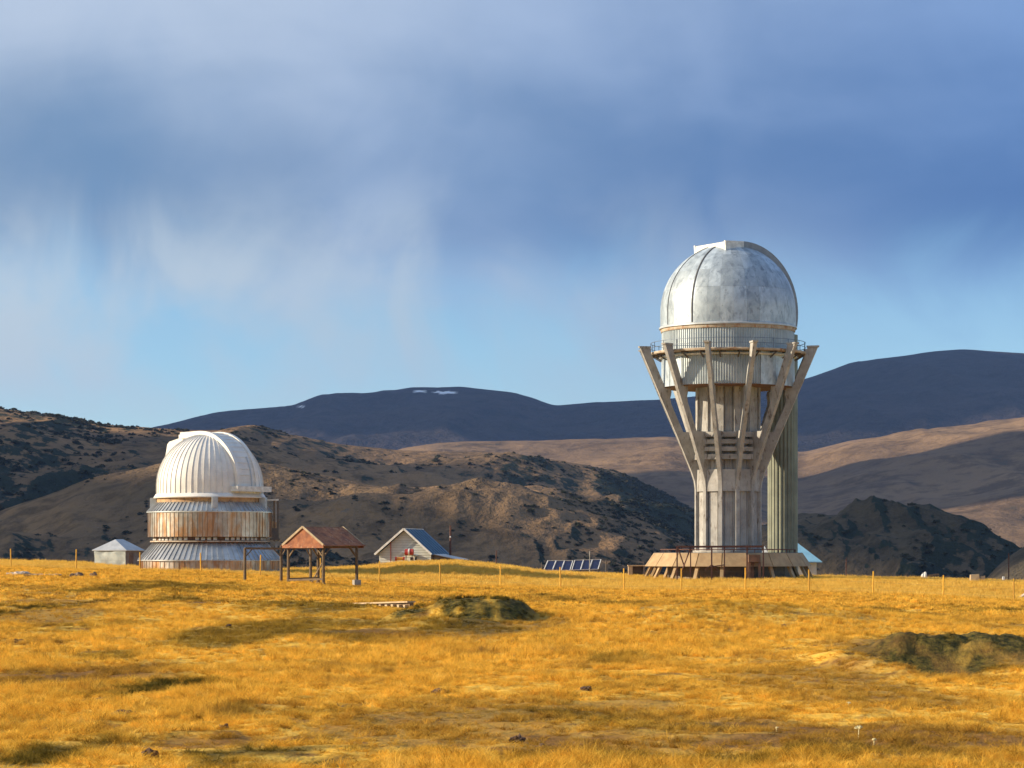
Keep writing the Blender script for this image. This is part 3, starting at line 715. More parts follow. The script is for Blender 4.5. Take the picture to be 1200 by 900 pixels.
    for s in (-1, 1):
        a = arch(r - .15, r + .44, zc, -14, 90, .16); a.v = [(x, y + s * o, q) for x, y, q in a.v]
        part('slit_rail', a, M['railshade'], sh, smooth=True)
        # straight tail behind the zenith
        poly = [(0.0, zc + r + .44), (-1.78, zc + r + .40), (-1.70, zc + r - .55), (0.0, zc + r - .3)]
        b = MB().prism(poly, .16); b.v = [(x, y + s * o, q) for x, y, q in b.v]
        part('shutter_cheek', b, M['trim'], sh)
    b = MB().prism([(0.05, zc + r + .36), (-1.72, zc + r + .33), (-1.72, zc + r + .22), (0.05, zc + r + .22)], 2 * o - .16)
    part('shutter_tail', b, M['trim'], sh)
    b = MB().prism([(-1.62, zc + r + .24), (-1.74, zc + r + .24), (-1.70, zc + r - .55), (-1.58, zc + r - .55)], 2 * o - .17)
    part('shutter_end', b, M['trim'], sh)
    # ---- lift shaft behind on the right
    sx, sy = X(917.5, Y + 5) - cx, 5.2
    part('stair_shaft', MB().lathe([(1.17, -.6), (1.17, z(386)), (0.0, z(384))], 96, mod=lambda i: .025 * (1 if i % 4 < 2 else -1)), M['shaft'], T, loc=(sx, sy, 0))
    for py in (470, 532, 590):
        pass
    # ---- porch in front of the platform and a white sheet on it
    px0, px1 = X(877, Y - 6.6) - cx, X(891, Y - 6.6) - cx; yy = -6.75
    po = part('porch', MB().box(px0, px1, yy, yy + .9, z(658.5), z(650)), M['rustplate'], T)
    for q in (px0 + .06, px1 - .06): part('post', MB().box(q - .09, q + .09, yy + .06, yy + .24, -.4, z(658.5)), M['rustplate'], po)
    part('door', MB().box(px0 + .2, (px0 + px1) / 2, yy + .5, yy + .58, -.3, z(658.5)), M['rustplate'], po)
    return T, cx, Y, zb
TOWER = build_tower()

def build_tower_side_things():
    # rusty pipe frame in front of the platform
    Y = 190.0
    x0 = X(793.5, Y); zb = gz(x0 + 2, Y)
    T = thing('pipe_frame', 'rusty pipe trestle with cross braces standing before the tan tower base', 'frame', (x0, Y, zb))
    zt = Z(640.5, Y) - zb
    def q(px): return X(px, Y) - x0
    for px in (793.5, 834, 875.5):
        part('post', MB().bar((q(px), 0, -.3), (q(px), 0, zt), .10), M['rustpipe'], T)
    for px in (810.5, 850.5):
        part('post', MB().bar((q(px), 1.1, -.3), (q(px), 1.1, zt), .08), M['rustpipe'], T)
    part('top_rail', MB().bar((q(792), 0, zt), (q(895), 0, zt + .03), .11), M['rustpipe'], T)
    part('top_rail', MB().bar((q(799), 1.1, zt - .05), (q(895), 1.1, zt - .03), .08), M['rustpipe'], T)
    part('top_rail', MB().bar((q(793.5), 0, zt - .01), (q(803), 1.1, zt - .03), .07), M['rustpipe'], T)
    for a, b, c, d in ((794, 640.5, 803, 664), (809, 643, 799, 672), (834, 664, 850, 662), (826, 668, 834, 662), (834, 662, 842, 668)):
        part('brace', MB().bar((q(a), .03, Z(b, Y) - zb), (q(c), .9 if c != 834 else .03, Z(d, Y) - zb), .07), M['rustpipe'], T)
    part('post', MB().bar((q(894.5), 0, -.3), (q(894.5), 0, zt + .03), .09), M['rustpipe'], T)
    # small concrete box to the left of the platform
    Y = 200; xx = X(745.5, Y); zb = gz(xx, Y)
    T = thing('concrete_shelter', 'small open concrete box standing alone beside the tan tower base', 'shelter', (xx, Y, zb))
    h = Z(663.5, Y) - zb
    part('wall', MB().box(-.62, -.30, -.5, .5, -.3, h), M['buff'], T)
    part('wall', MB().box(.52, .68, -.5, .5, -.3, h - .002), M['hutwall'], T)
    part('wall', MB().box(-.30, .52, .3, .5, -.3, h - .003), M['hutwall'], T)
    part('roof', MB().box(-.66, .74, -.56, .56, h, h + .09), M['buff'], T)
    # white folded sheet on the platform edge
    tx, ty, tz = TOWER[1], TOWER[2], TOWER[3]
    Y = 194.5; xx = X(896.5, Y); z0 = Z(648.0, Y); 
    sh = MB().add([(-.26, 0, 0), (.24, -.1, 0), (.2, .4, 0), (-.22, .4, 0), (-.05, .05, .52), (.02, .25, .5)], [(0, 1, 4), (1, 2, 5, 4), (2, 3, 5), (3, 0, 4, 5), (0, 3, 2, 1)])
    o = link('white_sheet', sh.mesh('white_sheet', M['trim']), None, (xx, Y, z0 + .0)); tag(o, 'crumpled white sheet lying on the rim of the tan tower base', 'sheet')
    # blue roofed hut behind the platform
    Y = 216; x0, x1 = X(925, Y), X(957, Y); xe = X(963, Y); zb = gz((x0 + x1) / 2, Y) - .5
    T = thing('hut', 'low hut with a pale blue sheet roof behind the tan tower base', 'hut', (x0, Y, zb))
    he, hr = Z(656.5, Y) - zb, Z(636.5, Y) - zb; W = x1 - x0
    part('wall', MB().add([(0, 0, 0), (W, 0, 0), (W, 4, 0), (0, 4, 0), (0, 0, he), (W, 0, he), (W, 4, he), (0, 4, he)], [(0, 1, 5, 4), (1, 2, 6, 5), (2, 3, 7, 6), (3, 0, 4, 7), (4, 5, 6, 7)]), M['siding'], T)
    rf = MB().add([(-.2, -.35, he - .12), (xe - x0, -.35, he - .12), (W - 1.35, 2, hr), (-.2, 2, hr), (xe - x0, 4.3, he - .12), (-.2, 4.3, he - .12),
                   (-.2, -.35, he - .2), (xe - x0, -.35, he - .2), (xe - x0, 4.3, he - .2), (-.2, 4.3, he - .2)],
                  [(0, 1, 2, 3), (1, 4, 2), (4, 5, 3, 2), (5, 0, 3), (0, 6, 7, 1), (1, 7, 8, 4), (4, 8, 9, 5), (5, 9, 6, 0), (6, 9, 8, 7)])
    part('roof', rf, M['paleblueroof'], T)
build_tower_side_things()

# ------------------------------------------------------------------ low observatory with white dome
def build_small():
    Y = 192.0; S = Y / F; cx = X(246, Y); zb = gz(cx, Y - 4.5) - .05
    T = thing('observatory', 'low round observatory with ribbed white dome above tiers of galvanised sheet', 'observatory', (cx, Y, zb))
    def z(py): return Z(py, Y) - zb
    def r(px): return px * S
    N = 78
    # lower drum + cone, recess, upper drum + cone
    low = part('lower_drum', MB().lathe([(r(81), -.8), (r(81), z(656.5))], 78), M['steel'], T)
    ring_panels('wall_panel', low, N, r(82), z(667.5), r(82), z(656.2), M['galv_wall'], .03)
    part('footing', MB().lathe([(r(81), -.6), (r(83.4), -.6), (r(83.4), z(667.3)), (r(81), z(667.2))], 78), M['conc_dark'], low)
    part('eave', MB().lathe([(r(80), z(656.4)), (r(84.2), z(657.2)), (r(84.2), z(656.2)), (r(80), z(655.0))], 78), M['galv'], low)
    lr = part('lower_roof', MB().lathe([(r(82.8), z(656.2)), (r(66), z(637.4)), (r(50), z(637.2))], 78), M['steel'], T)
    ring_panels('roof_panel', lr, N, r(83.6), z(656.0), r(66.6), z(637.2), M['galv'], .06)
    rec = part('recess_wall', MB().lathe([(r(65), z(640)), (r(65), z(628))], 78), M['rustplate'], T)
    mb = MB().box(r(65), r(66.2), -.14, .14, z(633.4), z(630.2)).mesh('pane', M['trim'])
    for k in range(60):
        if k % 13 not in (4, 9): link('pane', mb, rec, rot=(0, 0, 2 * math.pi * k / 60))
    part('ledge', MB().lathe([(r(64), z(635.4)), (r(69.5), z(635.4)), (r(69.5), z(634.0)), (r(64), z(633.8))], 78), M['creamrust'], T)
    up = part('upper_drum', MB().lathe([(r(60), z(629.2)), (r(71.2), z(629.2)), (r(71.2), z(600.5))], 78), M['steel'], T)
    ring_panels('wall_panel', up, N, r(72), z(629.4), r(72), z(600.4), M['galv_wall'], .03)
    part('eave', MB().lathe([(r(70), z(600.8)), (r(73.6), z(601.2)), (r(73.6), z(600.0)), (r(70), z(599.2))], 78), M['galv'], up)
    ur = part('upper_roof', MB().lathe([(r(72.2), z(600.2)), (r(62), z(589.8)), (r(50), z(589.6))], 78), M['steel'], T)
    ring_panels('roof_panel', ur, N, r(72.9), z(600.0), r(62.6), z(589.5), M['galv'], .06)
    part('track_ring', MB().lathe([(r(61), z(590.5)), (r(61.5), z(590)), (r(61.5), z(584)), (r(60), z(583.5))], 96), M['copper'], T)
    # dome
    Rd, zc, zl = r(62), z(570), z(581)
    dome = part('dome', MB().lathe([(r(50), zl), (Rd - .05, zl), (Rd - .05, zc)] + [((Rd - .05) * math.cos(math.radians(e)), zc + (Rd - .05) * math.sin(math.radians(e))) for e in range(6, 91, 6)], 72), M['white'], T, smooth=True)
    part('base_ring', MB().lathe([(r(60), z(584.2)), (r(65.2), z(584.2)), (r(65.6), z(583.2)), (r(63.2), z(579.6)), (r(61.5), z(578.8))], 96), M['white'], dome, smooth=True)
    NG = 54
    me = dome_patch(Rd, zc, 0, 84, 360 / NG - .06, .025, 3, 14, zl, lip=.045).mesh('dome_panel', M['white'], True)
    for k in range(NG): link('dome_panel', me, dome, rot=(0, 0, 2 * math.pi * k / NG))
    # slit: looks to the right and towards the camera
    phi = math.radians(-40); o = r(14.5); rr = math.sqrt(Rd * Rd - o * o)
    sh = part('shutter', arch(rr - .1, rr + .16, zc, -6, 97, 2 * o - .06, 44), M['white'], T, smooth=True, rot=(0, 0, phi))
    ribm = []
    for i in range(13):
        e = math.radians(4 + 7 * i); a = MB().box(-.03, .03, -o + .1, o - .1, 0, .035)
        part('shutter_batten', a, M['white'], sh, loc=((rr + .155) * math.cos(e), 0, zc + (rr + .155) * math.sin(e)), rot=(0, math.pi / 2 - e, 0))
    for s in (-1, 1):
        a = arch(rr - .15, rr + .26, zc, -4, 90, .30, 44).prism([(0, zc + rr + .26), (-r(33), zc + rr + .22), (-r(33), zc + rr - .25), (0, zc + rr - .2)], .30); a.v = [(x, y + s * o, q) for x, y, q in a.v]
        part('slit_rail', a, M['white'], sh, smooth=True)
    a = MB().tube([((rr + .2) * math.cos(math.radians(e)), o * .45, zc + (rr + .2) * math.sin(math.radians(e))) for e in range(-4, 34, 4)], .05, 6)
    part('conduit', a, M['silver_plain'], sh)
    # rear hood on the other side
    poly = [(-r(4), z(508.0)), (-r(27), z(511)), (-r(54), z(516.5)), (-r(57.5), z(519.5)), (-r(64), z(546)), (-r(63.5), z(560)), (-r(50), z(566)), (-r(20), z(530))]
    part('rear_hood', MB().prism(poly, 2 * o), M['white'], sh)
    part('shutter_tip', MB().box(-r(41), r(2), -o * .8, o * .8, z(512.6), z(508.6)), M['white'], sh)
    # sill box across the slit's foot
    part('slit_sill', MB().box(rr - .25, rr + .55, -r(22), r(33), z(577.2), z(571)), M['trim'], sh)
    # small cabinets on the upper roof
    for d in (-92, 11.5, 75, 160):
        a = ang(d); c = part('cabinet', MB().box(r(62.5), r(70), -.22, .22, z(597.5), z(583.5)), M['silver_plain'], T, rot=(0, 0, a))
        part('cabinet_door', MB().box(r(70), r(70) + .02, -.17, .17, z(596), z(585)), M['silver_plain'], c)
    # ladder tower on the right side
    L = part('ladder_tower', MB().box(r(66), r(80), -.75, .75, z(586.8), z(585)), M['trim'], T, rot=(0, 0, ang(96)))
    for q, (a, b) in enumerate(((r(75), -.6), (r(79.4), -.6), (r(75), .6), (r(79.4), .6))):
        part('post', MB().box(a - .05, a + .05, b - .05, b + .05, z(634), z(586.8)), M['steel'] if q % 2 else M['wood'], L)
    part('post', MB().box(r(77) - .04, r(77) + .04, -.64, -.56, z(612), z(586.8)), M['conc'], L)
    part('screen', MB().box(r(72.5), r(78.5), -.66, -.60, z(631.5), z(619)), M['steel'], L)
    part('screen', MB().box(r(73), r(77.5), -.56, -.52, z(619), z(611)), M['copper'], L)
    part('landing', MB().box(r(70), r(81.5), -.75, .75, z(632.8), z(630.8)), M['steel'], L)
    part('stub_post', MB().box(r(76), r(79), -.2, .3, z(645), z(632.8)), M['conc'], L)
    mb = MB()
    for i in range(14): mb.bar((r(79.4), -.6, z(590 + 3 * i)), (r(79.4), .6, z(590 + 3 * i)), .04)
    part('rungs', mb, M['steel'], L)
build_small()

# ------------------------------------------------------------------ open shelter with rusty roof
def build_shelter():
    Y = 156.0
    def W(px, yy): return X(px, yy)
    A = (W(338, Y), Y); B = (W(379, Y - 1.9), Y - 1.9)
    C = (W(418, Y + .4), Y + .4); D = (A[0] + C[0] - B[0] - .22, A[1] + C[1] - B[1])
    cx, cy = A; zb = gz(*A)
    T = thing('shelter', 'open timber shelter with a rusty red gabled sheet roof', 'shelter', (cx, cy, zb))
    def L(p, z=0.0): return (p[0] - cx, p[1] - cy, z)
    he = Z(640.5, Y) - zb; hr = Z(617.5, Y) - zb
    for p in (A, B, C, D):
        g = gz(*p) - zb
        part('post', MB().tube([L(p, g - .2), L(p, he)], [.10, .085], 8), M['wood'], T)
    bl = part('post_footing', MB().box(-.2, .2, -.2, .2, -.15, .42), M['conc_dark'], T, loc=L(C, gz(*C) - zb), rot=(0, 0, .5))
    for p in (B, D): part('post_footing', MB().tube([L(p, gz(*p) - zb - .1), L(p, gz(*p) - zb + .16)], [.24, .15], 7), M['darkstone'], T)
    for p, q in ((A, B), (B, C), (C, D), (D, A)): part('beam', MB().bar(L(p, he + .02), L(q, he + .02), .15), M['wood'], T)
    for p, q in ((A, B), (B, A), (B, C), (C, B), (C, D), (D, C), (D, A)):
        d = Vector((q[0] - p[0], q[1] - p[1], 0)).normalized() * .62
        part('brace', MB().bar(L(p, he - .66), (L(p)[0] + d.x, L(p)[1] + d.y, he - .02), .075), M['wood'], T)
    ga = gz(*A) - zb
    part('bottom_rail', MB().bar(L(A, ga + .22), L(B, ga + .30), .12), M['wood'], T)
    part('bottom_rail', MB().bar(L(A, ga + .30), L(D, ga + .34), .10), M['wood'], T)
    # roof: ridge runs from above AB's middle to above DC's middle
    a = Vector((B[0] - A[0], B[1] - A[1], 0)).normalized(); b = Vector((C[0] - B[0], C[1] - B[1], 0)).normalized()
    mAB = Vector(L(((A[0] + B[0]) / 2, (A[1] + B[1]) / 2))); mDC = Vector(L(((D[0] + C[0]) / 2, (D[1] + C[1]) / 2)))
    half = (Vector(L(B)) - Vector(L(A))).length / 2 + .38
    r0 = mAB - b * .30; r1 = mDC + b * .55
    ze, zr = he + .06, hr
    roof = part('roof', MB().bar(tuple(r0 + Vector((0, 0, zr - .06))), tuple(r1 + Vector((0, 0, zr - .06))), .10), M['wood'], T)
    n = 6
    for s in (-1, 1):
        for i in range(n):
            p0 = r0 + (r1 - r0) * (i / n); p1 = r0 + (r1 - r0) * ((i + 1.04) / n); jit = random.Random(i + 7 * s).uniform(-.03, .03)
            up = Vector((0, 0, zr)); dn = a * (s * half) + Vector((0, 0, ze + jit)); th = Vector((0, 0, -.03)); lift = Vector((0, 0, .012 * (i % 2)))
            vs = [p0 + up + lift, p1 + up + lift, p1 + dn + lift, p0 + dn + lift]; vs += [v + th for v in vs]
            part('roof_sheet', MB().add([tuple(v) for v in vs], [(0, 1, 2, 3), (7, 6, 5, 4), (0, 4, 5, 1), (1, 5, 6, 2), (2, 6, 7, 3), (3, 7, 4, 0)]), M['rust'], roof)
    # gable boards on the lit end and the far end
    for rr_, sg in ((mAB - b * .22, -1), (mDC + b * .45, 1)):
        g = MB(); q0 = rr_ - a * (half - .12); q1 = rr_ + a * (half - .12)
        vs = [q0 + Vector((0, 0, ze + .05)), q1 + Vector((0, 0, ze + .05)), rr_ + Vector((0, 0, zr - .05))]
        vs += [v + b * (.03 * -sg) for v in vs]
        part('gable', g.add([tuple(v) for v in vs], [(0, 1, 2), (5, 4, 3), (0, 3, 4, 1), (1, 4, 5, 2), (2, 5, 3, 0)]), M['rust'], roof)
        e = rr_ - b * .05 * 1 if sg < 0 else rr_ + b * .05
        part('fascia', MB().bar(tuple(q0 + b * (.04 * sg) + Vector((0, 0, ze - .04))), tuple(q1 + b * (.04 * sg) + Vector((0, 0, ze - .04))), .06, .22), M['rust'], roof)
        for q in (q0, q1):
            part('barge_board', MB().bar(tuple(q + b * (.06 * sg) - a * 0 + Vector((0, 0, ze + .03))), tuple(rr_ + b * (.06 * sg) + Vector((0, 0, zr + .0))), .05, .13), M['woodlight'], roof)
    # bare frame leaning on its left side
    E = (W(287, Y + .6), Y + .6); E2 = (W(329.5, Y + 1.3), Y + 1.3); E3 = (W(364, Y + 4), Y + 4.0); ze_ = gz(*E)
    T2 = thing('timber_frame', 'bare timber post and beam frame standing left of the rusty roofed shelter', 'frame', (E[0], E[1], ze_))
    def K(p, z=0.0): return (p[0] - E[0], p[1] - E[1], z)
    ht = Z(642.5, Y) - ze_
    for p in (E, E2, E3): part('post', MB().tube([K(p, gz(*p) - ze_ - .2), K(p, ht + (.12 if p is E2 else 0))], [.10, .08], 8), M['wood'], T2)
    for p in (E, E2): part('footing', MB().tube([K(p, gz(*p) - ze_ - .1), K(p, gz(*p) - ze_ + .08)], [.32, .2], 7), M['darkstone'], T2)
    part('beam', MB().bar(K(E, ht), K(E2, ht - .02), .13), M['wood'], T2)
    part('beam', MB().bar(K(E2, ht), K(E3, ht), .10), M['wood'], T2)
    for p, q in ((E, E2), (E2, E), (E2, E3), (E3, E2)):
        d = Vector((q[0] - p[0], q[1] - p[1], 0)).normalized() * .5
        part('brace', MB().bar(K(p, ht - .55), (K(p)[0] + d.x, K(p)[1] + d.y, ht), .06), M['wood'], T2)
    # sticks leaning inside
    p0 = (W(364.5, Y + 2), Y + 2.0); p1 = (W(377.5, Y + 2.2), Y + 2.2); z0 = gz(*p0); z1 = Z(660, Y)
    o = link('leaning_stick', MB().bar((0, 0, 0), (p1[0] - p0[0], .2, z1 - z0), .07).mesh('leaning_stick', M['woodlight']), None, (p0[0], p0[1], z0)); tag(o, 'pale stick leaning under the rusty shelter roof', 'stick')
    p0 = (W(396, Y + 3), Y + 3.0); p1 = (W(379.5, Y + 1), Y + 1.0); z0 = gz(*p0); z1 = Z(662, Y)
    o = link('guy_wire', MB().tube([(0, 0, 0), (p1[0] - p0[0], p1[1] - p0[1], z1 - z0)], .018, 6).mesh('guy_wire', M['yellow']), None, (p0[0], p0[1], z0)); tag(o, 'thin yellow guy line slanting to the ground right of the shelter', 'wire')
build_shelter()

# ------------------------------------------------------------------ fence
def build_fence():
    xs = [-75, 13, 89, 164, 235.5, 305, 376, 444.5, 516, 586.5, 657, 731, 798.5, 873.5, 948, 1023, 1105.5, 1188, 1272]
    pts = []
    for px in xs:
        Yv = 175.0
        for _ in range(8): Yv = fenceY(X(px, Yv))
        pts.append((X(px, Yv), Yv))
    p0 = pts[0]; z0 = gz(*p0)
    T = thing('fence', 'long fence of slim yellow posts and thin wires across the golden pasture', 'fence', (p0[0], p0[1], z0))
    rnd = random.Random(4); tops = []
    for (x, y) in pts:
        g = gz(x, y); h = 1.5 * rnd.uniform(.96, 1.04); lx, ly = rnd.uniform(-.04, .04), rnd.uniform(-.04, .04)
        a = (x - p0[0], y - p0[1], g - z0 - .25); b = (x - p0[0] + lx, y - p0[1] + ly, g - z0 + h)
        part('post', MB().tube([a, b], [.05, .045], 8), M['yellow'], T); tops.append((a, b))
    for f in (.32, .6, .88):
        pp = [Vector(a).lerp(Vector(b), f + .02 * math.sin(i * 2.3)) for i, (a, b) in enumerate(tops)]
        part('wire', MB().tube(pp, .003, 4), M['wire'], T)
build_fence()

# ------------------------------------------------------------------ buildings and things behind the crest
def build_house():
    Y = 213.0; S = Y / F
    x0, x1, xp = X(444.5, Y), X(505.5, Y), X(476, Y); zb = gz(xp, Y) - .3
    T = thing('house', 'small pale sided house with a steep blue sheet roof behind the grass', 'house', (x0, Y, zb), math.radians(-13.5))
    W = (x1 - x0) * 1.03; he = Z(648.5, Y) - zb; hp = Z(619.5, Y) - zb; mx = xp - x0; D = 5.2
    dx = X(493.5, Y) - xp                        # how far the ridge runs to the right while going back
    sk = Vector((0, D * 1.03, 0))
    def Q(x, t, z): return (x + sk.x * t, sk.y * t, z)
    wall = part('wall', MB().add([Q(0, 0, 0), Q(W, 0, 0), Q(W, 0, he), Q(mx, 0, hp - .12), Q(0, 0, he), Q(0, 1, 0), Q(W, 1, 0), Q(W, 1, he), Q(mx, 1, hp - .12), Q(0, 1, he)],
         [(0, 1, 2, 3, 4), (9, 8, 7, 6, 5), (1, 6, 7, 2), (5, 0, 4, 9), (0, 5, 6, 1)]), M['hutwall'], T)
    n = 17; top = hp - .15
    for i in range(n):                            # siding boards, each lapped over the next
        za, zz_ = top * i / n, top * (i + 1) / n - .012
        def span(z):
            if z <= he: return 0.0, W
            f = (z - he) / (hp - .12 - he); return mx * f, W + (mx - W) * f
        a0, a1 = span(za); b0, b1 = span(zz_)
        part('siding_board', MB().add([(a0, -.055, za), (a1, -.055, za), (b1, -.02, zz_), (b0, -.02, zz_), (a0, -.002, za), (a1, -.002, za), (b1, -.002, zz_), (b0, -.002, zz_)],
             [(0, 1, 2, 3), (7, 6, 5, 4), (0, 4, 5, 1), (1, 5, 6, 2), (2, 6, 7, 3), (3, 7, 4, 0)]), M['siding'], wall)
    roof = part('roof', MB().bar(Q(mx, -.06, hp), Q(mx, 1.04, hp), .12, .06), M['trim'], T)
    el = (X(440.5, Y) - x0, Z(649.5, Y) - zb); er = (X(509.5, Y) - x0, Z(649.5, Y) - zb)
    for ex, ez in (el, er):
        m = 7
        for i in range(m):
            t0, t1 = -.07 + 1.12 * i / m, -.07 + 1.12 * (i + 1) / m - .004
            vs = [Q(mx, t0, hp), Q(mx, t1, hp), Q(ex, t1, ez), Q(ex, t0, ez)]; vs += [(a, b, c - .06) for a, b, c in vs]
            part('roof_sheet', MB().add(vs, [(0, 1, 2, 3), (7, 6, 5, 4), (0, 4, 5, 1), (1, 5, 6, 2), (2, 6, 7, 3), (3, 7, 4, 0)]), M['blueroof'], roof)
            part('standing_seam', MB().bar((vs[0][0], vs[0][1], vs[0][2] + .02), (vs[3][0], vs[3][1], vs[3][2] + .02), .05), M['blueroof'], roof)
        part('barge_board', MB().bar(Q(mx, -.085, hp - .02), Q(ex, -.085, ez - .02), .05, .16), M['trim'], roof)
    w = part('window', MB().box(X(482, Y) - x0, X(491.5, Y) - x0, -.12, -.05, Z(657, Y) - zb, Z(652.5, Y) - zb), M['trim'], wall)
    for a, b in ((482.6, 486.2), (488, 491)): part('pane', MB().box(X(a, Y) - x0, X(b, Y) - x0, -.135, -.121, Z(656.6, Y) - zb, Z(653, Y) - zb), M['glass'], w)
    part('awning', MB().add([(X(474, Y) - x0, -.1, Z(646, Y) - zb), (X(493, Y) - x0, -.1, Z(650, Y) - zb), (X(493, Y) - x0, -.55, Z(651, Y) - zb), (X(474, Y) - x0, -.55, Z(647, Y) - zb)], [(0, 1, 2, 3)]).add(
        [(X(474, Y) - x0, -.1, Z(646.6, Y) - zb), (X(493, Y) - x0, -.1, Z(650.6, Y) - zb), (X(493, Y) - x0, -.55, Z(651.6, Y) - zb), (X(474, Y) - x0, -.55, Z(647.6, Y) - zb)], [(3, 2, 1, 0)]), M['hutroof'], wall)
    part('drain_pipe', MB().bar((X(459, Y) - x0, -.12, .2), (X(459, Y) - x0, -.12, Z(634, Y) - zb), .05), M['red'], wall)
    # lean-to on the right
    a0, a1 = X(510, Y) - x0, X(536, Y) - x0
    part('lean_to', MB().add([(W, .6, 0), (a1, .6, 0), (a1, 3.5, 0), (W, 3.5, 0), (W, .6, he - .1), (a1, .6, he - .55), (a1, 3.5, he - .55), (W, 3.5, he - .1)],
         [(0, 1, 5, 4), (1, 2, 6, 5), (2, 3, 7, 6), (4, 5, 6, 7)]), M['hutwall'], T)
    part('lean_to_roof', MB().add([(W - .1, .3, he + .0), (a1 + .2, .3, he - .48), (a1 + .2, 3.8, he - .48), (W - .1, 3.8, he)] + [(W - .1, .3, he - .06), (a1 + .2, .3, he - .54), (a1 + .2, 3.8, he - .54), (W - .1, 3.8, he - .06)],
         [(0, 1, 2, 3), (7, 6, 5, 4), (0, 4, 5, 1), (1, 5, 6, 2), (2, 6, 7, 3), (3, 7, 4, 0)]), M['hutroof'], T)
    # red machinery in front of the house
    Ym = Y - 1.6; xm = X(478.5, Ym); g = gz(xm, Ym)
    Tm = thing('machine', 'red and white motor mounted on legs before the pale house', 'machine', (xm, Ym, g))
    zz = Z(647, Ym) - g
    part('drum', MB().tube([(-.25, 0, zz), (.02, -.05, zz)], .27, 14), M['red'], Tm)
    part('drum', MB().tube([(.02, -.05, zz), (.14, -.07, zz)], .30, 14), M['trim'], Tm)
    part('drum', MB().tube([(.14, -.07, zz + .02), (.42, -.12, zz + .02)], .25, 14), M['red'], Tm)
    for q in (-.2, .34): part('leg', MB().bar((q, 0, -.2), (q * .9, 0, zz), .07), M['steel'], Tm)
    xm = X(468.5, Ym); g = gz(xm, Ym); z0, z1 = Z(656.5, Ym) - g, Z(652.8, Ym) - g
    Tm = thing('fuel_trailer', 'low red ended orange tank standing in grass before the pale house', 'tank', (xm, Ym, g))
    part('tank', MB().tube([(-.32, 0, (z0 + z1) / 2), (.32, 0, (z0 + z1) / 2)], (z1 - z0) / 2, 14), M['orange'], Tm)
    for q in (-.32, .34): part('end_cap', MB().tube([(q - .07, 0, (z0 + z1) / 2), (q + .07, 0, (z0 + z1) / 2)], (z1 - z0) / 2 + .03, 14), M['red'], Tm)
    for q in (-.3, .3): part('leg', MB().bar((q, 0, -.2), (q, 0, z0 + .1), .1), M['red'], Tm)
    # utility pole
    Yp = 216; xx = X(527.5, Yp); g = gz(xx, Yp)
    Tm = thing('utility_pole', 'dark wooden utility pole beside the blue roofed house', 'pole', (xx, Yp, g))
    part('pole', MB().tube([(0, 0, -.3), (0.03, 0, Z(616, Yp) - g)], [.11, .075], 8), M['rustpipe'], Tm)
    part('insulator', MB().tube([(0.03, -.1, Z(630, Yp) - g), (.03, -.1, Z(628.3, Yp) - g)], [.07, .05], 8), M['trim'], Tm)
    part('cross_arm', MB().bar((-.05, -.09, Z(629.5, Yp) - g), (.12, -.09, Z(629.5, Yp) - g), .06), M['rustpipe'], Tm)
build_house()

def build_hut():
    Y = 205.0; x0, x1, x2 = X(111, Y), X(150, Y), X(163.5, Y); zb = gz(X(130, Y), Y) - .15
    T = thing('hut', 'squat hut clad in pale crumpled sheeting left of the low observatory', 'hut', (x0, Y, zb), math.radians(-19))
    W = (x1 - x0) * 1.05; he = Z(644, Y) - zb; hp = Z(632, Y) - zb; d = Vector((0, 2.75, 0))
    n = 22; m = 10; P = np.zeros((m, n, 3))
    for j in range(m):
        for i in range(n):
            u, v = i / (n - 1), j / (m - 1); P[j, i] = (u * W, -.02 - .09 * fbm(np.array([u * 4.0 + v * 2]), np.array([v * 2.5 - u]), 3, 8)[0] - .05, v * he)
    link('front_sheet', grid_mesh('front_sheet', P, M['tarp']), T)
    part('wall', MB().add([(0, 0, 0), (W, 0, 0), (W + d.x, d.y, 0), (d.x, d.y, 0), (0, 0, he), (W, 0, he), (W + d.x, d.y, he), (d.x, d.y, he)], [(0, 1, 5, 4), (1, 2, 6, 5), (2, 3, 7, 6), (3, 0, 4, 7)]), M['hutwall'], T)
    c = [(-.18, -.15, he - .04), (W + .12, -.15, he - .04), (W + d.x + .2, d.y + .15, he - .04), (d.x - .1, d.y + .15, he - .04)]
    r0, r1 = (W * .5, d.y * .3, hp), (W * .5, d.y * .78, hp + .02)
    part('roof', MB().add(c + [r0, r1] + [(a, b, q - .06) for a, b, q in c], [(0, 1, 4), (1, 5, 4), (1, 2, 5), (2, 3, 5), (3, 4, 5), (3, 0, 4), (0, 6, 7, 1), (1, 7, 8, 2), (2, 8, 9, 3), (3, 9, 6, 0), (9, 8, 7, 6)]), M['hutroof'], T)
    part('door', MB().box(W - .05, W + .03, .5, 1.2, 0, he - .3), M['rustplate'], T)
build_hut()

